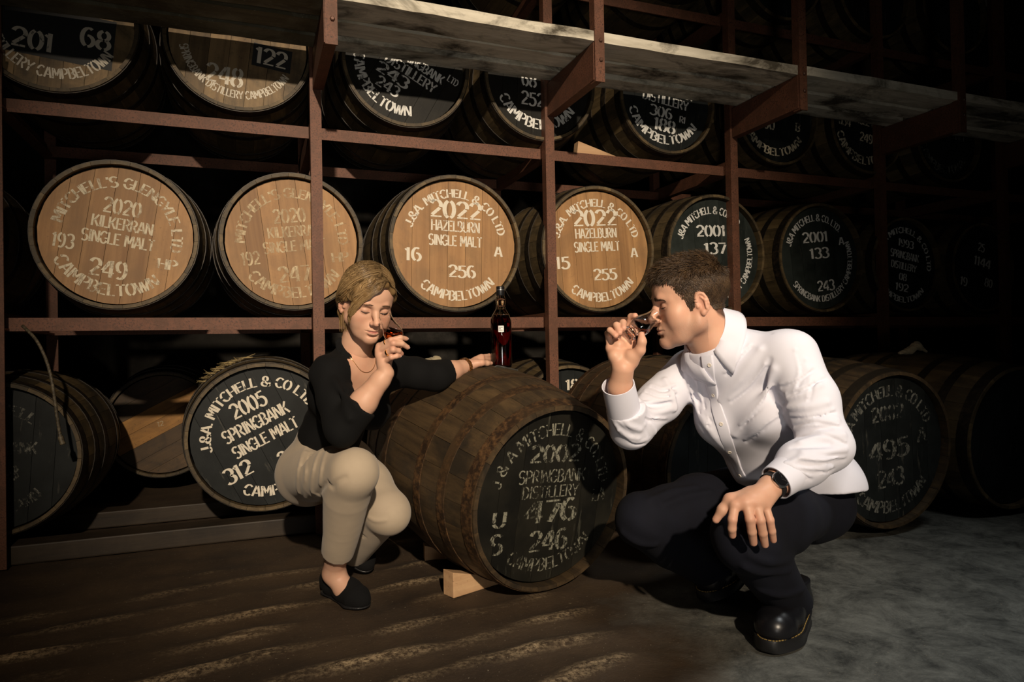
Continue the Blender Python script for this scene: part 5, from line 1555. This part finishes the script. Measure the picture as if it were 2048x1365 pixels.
tf.half(P(1560, 935, 2.0), CAM_U)
tf.cut_local(lerp(M_KN, M_AN, 1.02), (M_AN-M_KN), .10)
tf.custom(lambda p: .0015*np.sin(p@np.array((33., 24., 50.))+1.8*np.sin(p@np.array((12., -17., 9.)))))
for q in [[(1300, 1000), (1340, 985), (1390, 975)], [(1330, 1010), (1370, 995), (1420, 985)], [(1245, 1065), (1275, 1085), (1310, 1090)], [(1500, 1110), (1540, 1125), (1580, 1118)], [(1490, 1135), (1530, 1145), (1580, 1140)], [(1520, 1180), (1560, 1190), (1605, 1180)]]:
    tf.fold(q, .006, .02)
V, F = tf.mesh(); V = relax(V, F, 1)
part_from('trousers', np_mesh('trousers', V, F), M_NAVY, man)
# --- boots
def boot(heel, toe, up_, root, eyelets=True):
    heel = Vector(heel); toe = Vector(toe); d = (toe-heel).normalized(); side = d.cross(up_).normalized(); L = (toe-heel).length
    f = Field([heel, toe, heel+up_*.14], .0035, .085)
    f.chain([heel+d*.036+up_*.055, heel+d*.09+up_*.055, heel+d*L*.55+up_*.052, heel+d*L*.80+up_*.048, toe-d*.045+up_*.046], [.041, .043, .049, .050, .040], k=.025, flat=(up_, 1.1))
    f.chain([heel+d*.042+up_*.06, heel+d*.060+up_*.135], [.040, .046], k=.03)
    f.cone(heel+d*.09+up_*.10, heel+d*L*.58+up_*.066, .036, .036, k=.03)
    f.half(heel+up_*.030, -up_); f.half(heel+up_*.125, up_)
    V, F = f.mesh(); V = relax(V, F, 1); part_from('boot', np_mesh('boot', V, F), M_BOOT, root)
    out = []; n = 56
    for i in range(n):
        a = 2*math.pi*i/n; c_, s_ = math.cos(a), math.sin(a)
        x = L/2 + (L/2+.010)*c_; wdt = .0520 + .014*math.exp(-((x/L-.74)/.22)**2)
        out.append((x, wdt*math.copysign(abs(s_)**.72, s_)))
    V = []; F = []
    for z, g in ((0, -.003), (.004, 0), (.026, 0), (.031, -.004)):
        for x, y in out: V.append(heel + d*(x + (g if x > L/2 else -g)) + side*(y + math.copysign(g, y)) + up_*z)
    for k in range(3):
        for i in range(n): F.append((k*n+i, k*n+(i+1) % n, (k+1)*n+(i+1) % n, (k+1)*n+i))
    F += [tuple(range(n))[::-1], tuple(3*n+i for i in range(n))]
    so = part_from('boot_sole', mesh('boot_sole', V, F, True, 50), M_SOLE, root)
    # welt stitches, too small to pick apart singly
    V = []; F = []
    for i in range(0, n):
        a, b = out[i], out[(i+1) % n]
        sh = .94
        pa = heel + d*(L/2+(a[0]-L/2)*.965) + side*a[1]*sh + up_*.0318; pb = heel + d*(L/2+(b[0]-L/2)*.965) + side*b[1]*sh + up_*.0318
        v, q = tube([lerp(pa, pb, .15), lerp(pa, pb, .85)], .0011, 4); o_ = len(V); V += v; F += [tuple(j+o_ for j in t_) for t_ in q]
    st_ = part_from('welt_stitching', mesh('welt_stitching', V, F), M_STITCH, root); st_['kind'] = 'stuff'
    if eyelets:
        for tt, hh in ((.50, .098), (.57, .090)):
            for sd in (-1, 1):
                V, F = lathe([(.0028, 0), (.0048, 0), (.0048, .002), (.0028, .002)], 14, True)
                p_ = heel+d*L*tt+up_*hh+side*sd*.020; nn = (up_*.9+d*.35+side*sd*.35).normalized()
                for _ in range(6): p_ = p_ - f.normal(p_)*f.sample(p_)
                M = Matrix.Translation(p_) @ f.normal(p_).to_track_quat('Z', 'Y').to_matrix().to_4x4()
                part_from('eyelet', mesh('eyelet', [M @ Vector(v) for v in V], F), M_STEEL, root)
            a_ = heel+d*L*tt+up_*hh-side*.020; b_ = heel+d*L*tt+up_*hh+side*.020
            pts = []
            for k in range(9):
                p_ = lerp(a_, b_, k/8)
                for _ in range(5): p_ = p_ - f.normal(p_)*(f.sample(p_)-.0015)
                pts.append(p_)
            V, F = tube(pts, .0022, 6); part_from('lace', mesh('lace', V, F, True), M_STRAP, root)
hl = P(1600, 1238, 2.01); hl.z = 0; te = P(1537, 1306, 1.77); te.z = 0
boot(hl, te, UPZ, man)
te2 = P(1408, 1213, 2.13); te2.z = .004; dd = (P(1500, 1200, 2.28)-te2); dd.z = 0; hl2 = te2 + dd.normalized()*.265; hl2.z = .075
d2 = (te2-hl2).normalized(); boot(hl2, te2, (UPZ - d2*UPZ.dot(d2)).normalized(), man, False)
# --- wrist watch
wd = (M_WN-M_EN).normalized(); wc = P(1546, 971, 1.612)
ring = []
cuff(wc - wd*.008, wc + wd*.008, .0325, .0325, 'watch_strap', man, M_STRAP)
wn_ = (P(1552, 965, 1.3) - wc); wn_ = (wn_ - wd*wn_.dot(wd)).normalized()
wpos = wc + wn_*.0325
Mw = Matrix.Translation(wpos) @ wn_.to_track_quat('Z', 'Y').to_matrix().to_4x4()
V, F = lathe([(.0175, -.003), (.0198, -.001), (.0198, .005), (.0185, .007), (.0165, .007), (.0165, .0055)], 40); wcse = part_from('watch_case', mesh('watch_case', [Mw @ Vector(v) for v in V], F, True, 35), M_STEEL, man)
V, F = lathe([(.0164, .0056), (.0164, .0062)], 36); part_from('watch_dial', mesh('watch_dial', [Mw @ Vector(v) for v in V], F), M_DIAL, man)
for k in range(12):
    a = rad(30*k); V, F = tube([Mw @ Vector((.0125*math.cos(a), .0125*math.sin(a), .0066)), Mw @ Vector((.0150*math.cos(a), .0150*math.sin(a), .0066))], .0004, 4)
    part_from('hour_mark', mesh('hour_mark', V, F), M_STEEL, man)
for a, l_ in ((rad(70), .0085), (rad(-30), .012)):
    V, F = tube([Mw @ Vector((0, 0, .007)), Mw @ Vector((l_*math.cos(a), l_*math.sin(a), .007))], .0005, 4); part_from('watch_hand', mesh('watch_hand', V, F), M_STEEL, man)
# ------------------------------------------------------------------ glasses, bottle and small things
M_GLASS = NT('clear_glass'); M_GLASS.base((1, 1, 1)); M_GLASS.set(Roughness=0.0, IOR=1.45); M_GLASS.b.inputs['Transmission Weight'].default_value = 1.0; M_GLASS = M_GLASS.m
M_WHISKY = NT('amber_whisky'); M_WHISKY.base((0.85, 0.16, 0.03)); M_WHISKY.set(Roughness=0.0, IOR=1.36); M_WHISKY.b.inputs['Transmission Weight'].default_value = 1.0; M_WHISKY = M_WHISKY.m
def tulip_glass(base, rim, label, level=.030, flip=None):
    base = Vector(base); ax = (Vector(rim)-base).normalized()
    root = empty('nosing_glass', base); tag(root, label, 'glass', None)
    q = ax.to_track_quat('Z', 'Y').to_matrix().to_4x4()
    outer = [(.0, 0), (.0205, 0), (.0215, .003), (.019, .007), (.0125, .012), (.0125, .016), (.019, .022), (.0255, .031), (.0285, .042), (.0275, .053), (.0235, .066), (.0200, .080), (.0188, .095), (.0190, .104)]
    inner = [(.0182, .104), (.0180, .095), (.0191, .080), (.0225, .066), (.0264, .053), (.0273, .042), (.0243, .032), (.017, .024), (.0, .020)]
    V, F = lathe(outer[1:] + inner[:-1] + [(.0005, .0205)], 40)
    o = obj('bowl', mesh('bowl', V, F, True, 50), M_GLASS, root); o.rotation_euler = q.to_euler()
    # whisky: pool with a level surface inside the tilted bowl
    lq = [(.0003, .0208), (.0165, .0245), (.0238, .0325), (.0267, .042), (.0259, .053), (.0220, .066)]
    V, F = lathe(lq, 36)
    bm = bmesh.new(); vs = [bm.verts.new(v) for v in V]
    for f in F: bm.faces.new([vs[i] for i in f])
    qi = q.inverted()
    nup = (qi.to_3x3() @ Vector((0, 0, 1))).normalized()
    low = min((v.co.dot(nup) for v in bm.verts))
    bmesh.ops.bisect_plane(bm, geom=bm.verts[:]+bm.edges[:]+bm.faces[:], plane_co=nup*(low+level), plane_no=nup, clear_outer=True)
    ed = [e for e in bm.edges if e.is_boundary]
    if ed: bmesh.ops.edgeloop_fill(bm, edges=ed)
    o = obj('whisky', bm_mesh('whisky', bm, True, 30), M_WHISKY, root); o.rotation_euler = q.to_euler()
    return root
gb = P(800, 695, 1.970); tulip_glass(gb, gb + (P(773, 640, 1.985)-gb), 'tulip nosing glass of whisky in the woman\'s right hand', .030)
gm = P(1258, 668, 1.795); tulip_glass(gm, gm + (P(1302, 638, 1.83)-gm), 'tilted tulip nosing glass of amber whisky at the man\'s nose', .017)

# bottle standing on the big cask
bx, by = BOT.x, BOT.y
centre = FGH + FGAX*(SZ_F[2]/2)
rel = Vector((bx, by, 0)) - Vector((centre.x, centre.y, 0))
along = rel.dot(Vector((FGAX.x, FGAX.y, 0)).normalized())
lat = rel.dot(Vector((FGAX.y, -FGAX.x, 0)).normalized())
rr = cask_r(along/(SZ_F[2]/2), SZ_F[0], SZ_F[1])
bz = centre.z + FGAX.z*along + math.sqrt(rr*rr-lat*lat)
t = NT('dark_red_glass'); t.base((0.30, 0.012, 0.012)); t.set(Roughness=0.02, IOR=1.5); t.b.inputs['Transmission Weight'].default_value = 0.75; M_BOTTLE = t.m
M_CAP = plain('black_foil_cap', (0.01, 0.01, 0.011), 0.35)
t = NT('dark_bottle_wine'); t.base((0.20, 0.004, 0.005)); t.set(Roughness=0.0, IOR=1.36); t.b.inputs['Transmission Weight'].default_value = 1.0; M_WINE = t.m
bottle = empty('whisky_bottle', (bx, by, bz)); tag(bottle, 'dark red whisky bottle with black cap and small white label on the big cask', 'bottle')
prof = [(.036, 0), (.0385, .003), (.0395, .010), (.0395, .165), (.0385, .180), (.034, .196), (.0255, .210), (.0185, .222), (.0170, .235), (.0185, .250), (.0180, .262), (.0145, .270), (.0135, .300)]
t = NT('bottle_glass'); t.base((0.90, 0.84, 0.72)); t.set(Roughness=0.0, IOR=1.5); t.b.inputs['Transmission Weight'].default_value = 1.0; M_BGLASS = t.m
V, F = lathe(prof, 40); obj('glass_body', mesh('glass_body', V, F, True, 60), M_BGLASS, bottle)
V, F = lathe([(.034, .006), (.0372, .010), (.0372, .165), (.0362, .178), (.032, .192)], 36)
obj('dark_spirit', mesh('dark_spirit', V, F, True, 40), M_WINE, bottle)
V, F = lathe([(.0155, .272), (.0160, .273), (.0160, .292), (.0150, .2925), (.0150, .294), (.0160, .2945), (.0160, .306), (.0148, .3075)], 32); cp = obj('cap', mesh('cap', V, F, True, 40), M_CAP, bottle)
V, F = lathe([(.0159, .2925), (.0161, .2925), (.0161, .2945), (.0159, .2945)], 32, True); obj('cap_band', mesh('cap_band', V, F), plain('silver_band', (.6, .6, .62), .3, .9), cp)
M_LABEL = plain('white_label', (0.80, 0.79, 0.76), 0.6); M_INK = plain('label_ink', (0.12, 0.12, 0.13), 0.7)
a0 = math.atan2((CAM_P.y-by), (CAM_P.x-bx))
def curved_patch(a_from, a_to, z0, z1, r, n=8):
    V = []; F = []
    for i in range(n+1):
        a = a0 + a_from + (a_to-a_from)*i/n
        V += [(r*math.cos(a), r*math.sin(a), z0), (r*math.cos(a), r*math.sin(a), z1)]
    F = [(2*i, 2*i+2, 2*i+3, 2*i+1) for i in range(n)]
    return V, F
V, F = curved_patch(-.26, .26, .133, .157, .0398); lb = obj('label', mesh('label', V, F, True), M_LABEL, bottle)
for k, (za, aa, ab) in enumerate(((.150, -.20, .16), (.1445, -.20, -.02), (.139, -.20, .14))):
    V, F = curved_patch(aa, ab, za, za+.0022, .03995); o = obj('label_print', mesh('label_print', V, F), M_INK, lb)
# dark crumpled cloth under the bottle
def crumple(name, pts_px, r, mat, label, cat, amp=.004, flat=None, h=.003):
    f = Field(pts_px, h, .06); f.chain(pts_px, r, k=.02, flat=flat)
    f.custom(lambda p: amp*np.sin(p@np.array((150., 90., 120.))+2*np.sin(p@np.array((60., -80., 70.)))))
    V, F = f.mesh(); V = relax(V, F, 1)
    c = V.mean(0); c[2] = V[:, 2].min()
    o = obj(name, np_mesh(name, V-c, F), mat, loc=Vector(c)); tag(o, label, cat); return o
M_DARKRAG = cloth_mat('dark_rag', (0.02, 0.018, 0.012)); M_PALERAG = cloth_mat('pale_rag', (0.42, 0.36, 0.24), (0.3, 0.25, 0.16))
M_CHOCK = wood_mat('fresh_pine', (0.46, 0.27, 0.14), (0.62, 0.40, 0.22), 'x', stain=(0.16, 0.09, 0.05), stain_amt=0.4, vary=0.05)
dz_ = Vector((bx, by, bz))
crumple('bung_cloth', [dz_ + CV(-.05, -.005, -.05), dz_ + CV(-.01, -.0, -.05), dz_ + CV(.05, -.01, -.04)], [.014, .016, .010], M_DARKRAG, 'dark crumpled bung cloth on the big cask below the bottle', 'cloth', .003, (UPZ, 2.2))
q = Vector((0.86, 3.36, 0.0)); q.z = ZB + SZ_A[0]*2 - .015
crumple('pale_rag', [q + CV(-.09, -.004, -.03), q + CV(-.03, .006, 0), q + CV(.02, .020, .0), q + CV(.03, .002, .02)], [.014, .020, .022, .012], M_PALERAG, 'pale rag draped over a cask behind the woman', 'rag', .003, (UPZ, 1.4))
q = Vector((3.18, 2.52, 0.748))
crumple('pale_rag', [q + CV(-.09, -.012, -.02), q + CV(-.03, .0, 0), q + CV(.01, .028, .0), q + CV(.06, -.004, .0)], [.010, .018, .020, .008], M_PALERAG, 'pale rag lying on the floor cask at far right', 'rag', .003, (UPZ, 1.3))
# wooden chocks
def chock(name, base, direc, length, hgt, wid, label):
    d = Vector(direc); d.z = 0; d.normalize(); s_ = Vector((d.y, -d.x, 0)); b = Vector(base); b.z = 0
    V = [(0, -wid/2, 0), (0, wid/2, 0), (0, wid/2, hgt), (0, -wid/2, hgt), (length, -wid/2, 0), (length, wid/2, 0), (length, wid/2, .012), (length, -wid/2, .012)]
    F = [(0, 1, 2, 3), (4, 7, 6, 5), (0, 4, 5, 1), (3, 2, 6, 7), (0, 3, 7, 4), (1, 5, 6, 2)]
    bm = bmesh.new(); vs = [bm.verts.new(v) for v in V]
    for f in F: bm.faces.new([vs[i] for i in f])
    o = obj(name, bm_mesh(name, bm, bevel=.002), M_CHOCK, loc=b, rot=(0, 0, math.atan2(d.y, d.x)))
    tag(o, label, 'chock'); return o
cb = P(897, 1192, 2.21)
chock('wooden_chock', cb, CV(.75, 0, .66), .24, .082, .055, 'pale pine wedge on the floor against the big cask')
chock('wooden_chock', P(848, 1098, 2.6), CV(.9, 0, .2), .16, .06, .05, 'small pine wedge in shadow behind the big cask')
bm = bmesh.new()
q = Vector((1.62, 3.205, Z_TIER[1]+.001))
V = [(0, 0, 0), (.26, 0, 0), (.26, .05, 0), (0, .05, 0), (.01, 0, .075), (.26, 0, .006), (.26, .05, .006), (.01, .05, .075)]
vs = [bm.verts.new(v) for v in V]
for f in ((0, 3, 2, 1), (4, 5, 6, 7), (0, 1, 5, 4), (1, 2, 6, 5), (2, 3, 7, 6), (3, 0, 4, 7)): bm.faces.new([vs[i] for i in f])
tag(obj('wooden_wedge', bm_mesh('wooden_wedge', bm, bevel=.002), M_CHOCK, loc=q), 'pale wooden wedge on the upper rail beside the 306 cask', 'wedge')
# rope hanging at far left, straw on the 2005 cask
V, F = tube(catmull([P(45, 652, 2.60), P(72, 680, 2.58), P(92, 720, 2.57), P(104, 765, 2.56), P(112, 820, 2.56), P(120, 870, 2.56), P(126, 890, 2.56)], 6), [.006]*31+[.010]*6, 7)
c0_ = Vector(V[0]); tag(obj('rope', mesh('rope', [Vector(v)-c0_ for v in V], F, True), speckled('hemp_rope', (0.05, 0.04, 0.025), (0.16, 0.13, 0.08), 90), loc=c0_), 'thin frayed rope hanging from the rail at far left', 'rope')
rng = random.Random(11); st = []
for i in range(70):
    b = Vector((-0.12 + rng.gauss(0, .05), 3.40+rng.gauss(0, .03), 0)); b.z = ZB + SZ_B[0] + math.sqrt(max(.01, .352**2-(b.x-.062)**2)) + .004 + abs(rng.gauss(0, .005))
    d = Vector((rng.gauss(0, 1), rng.gauss(0, .4), rng.gauss(0, .08))).normalized()*rng.uniform(.015, .04)
    st.append(([b-d, b, b+d], .0012))
V, F = strand_mesh(st); c0_ = Vector((-.12, 3.4, .73))
o = obj('straw', mesh('straw', [v-c0_ for v in V], F), plain('dry_straw', (0.36, 0.27, 0.12), .8), loc=c0_); tag(o, 'wisps of dry straw on top of the 2005 cask', 'straw', kind='stuff')
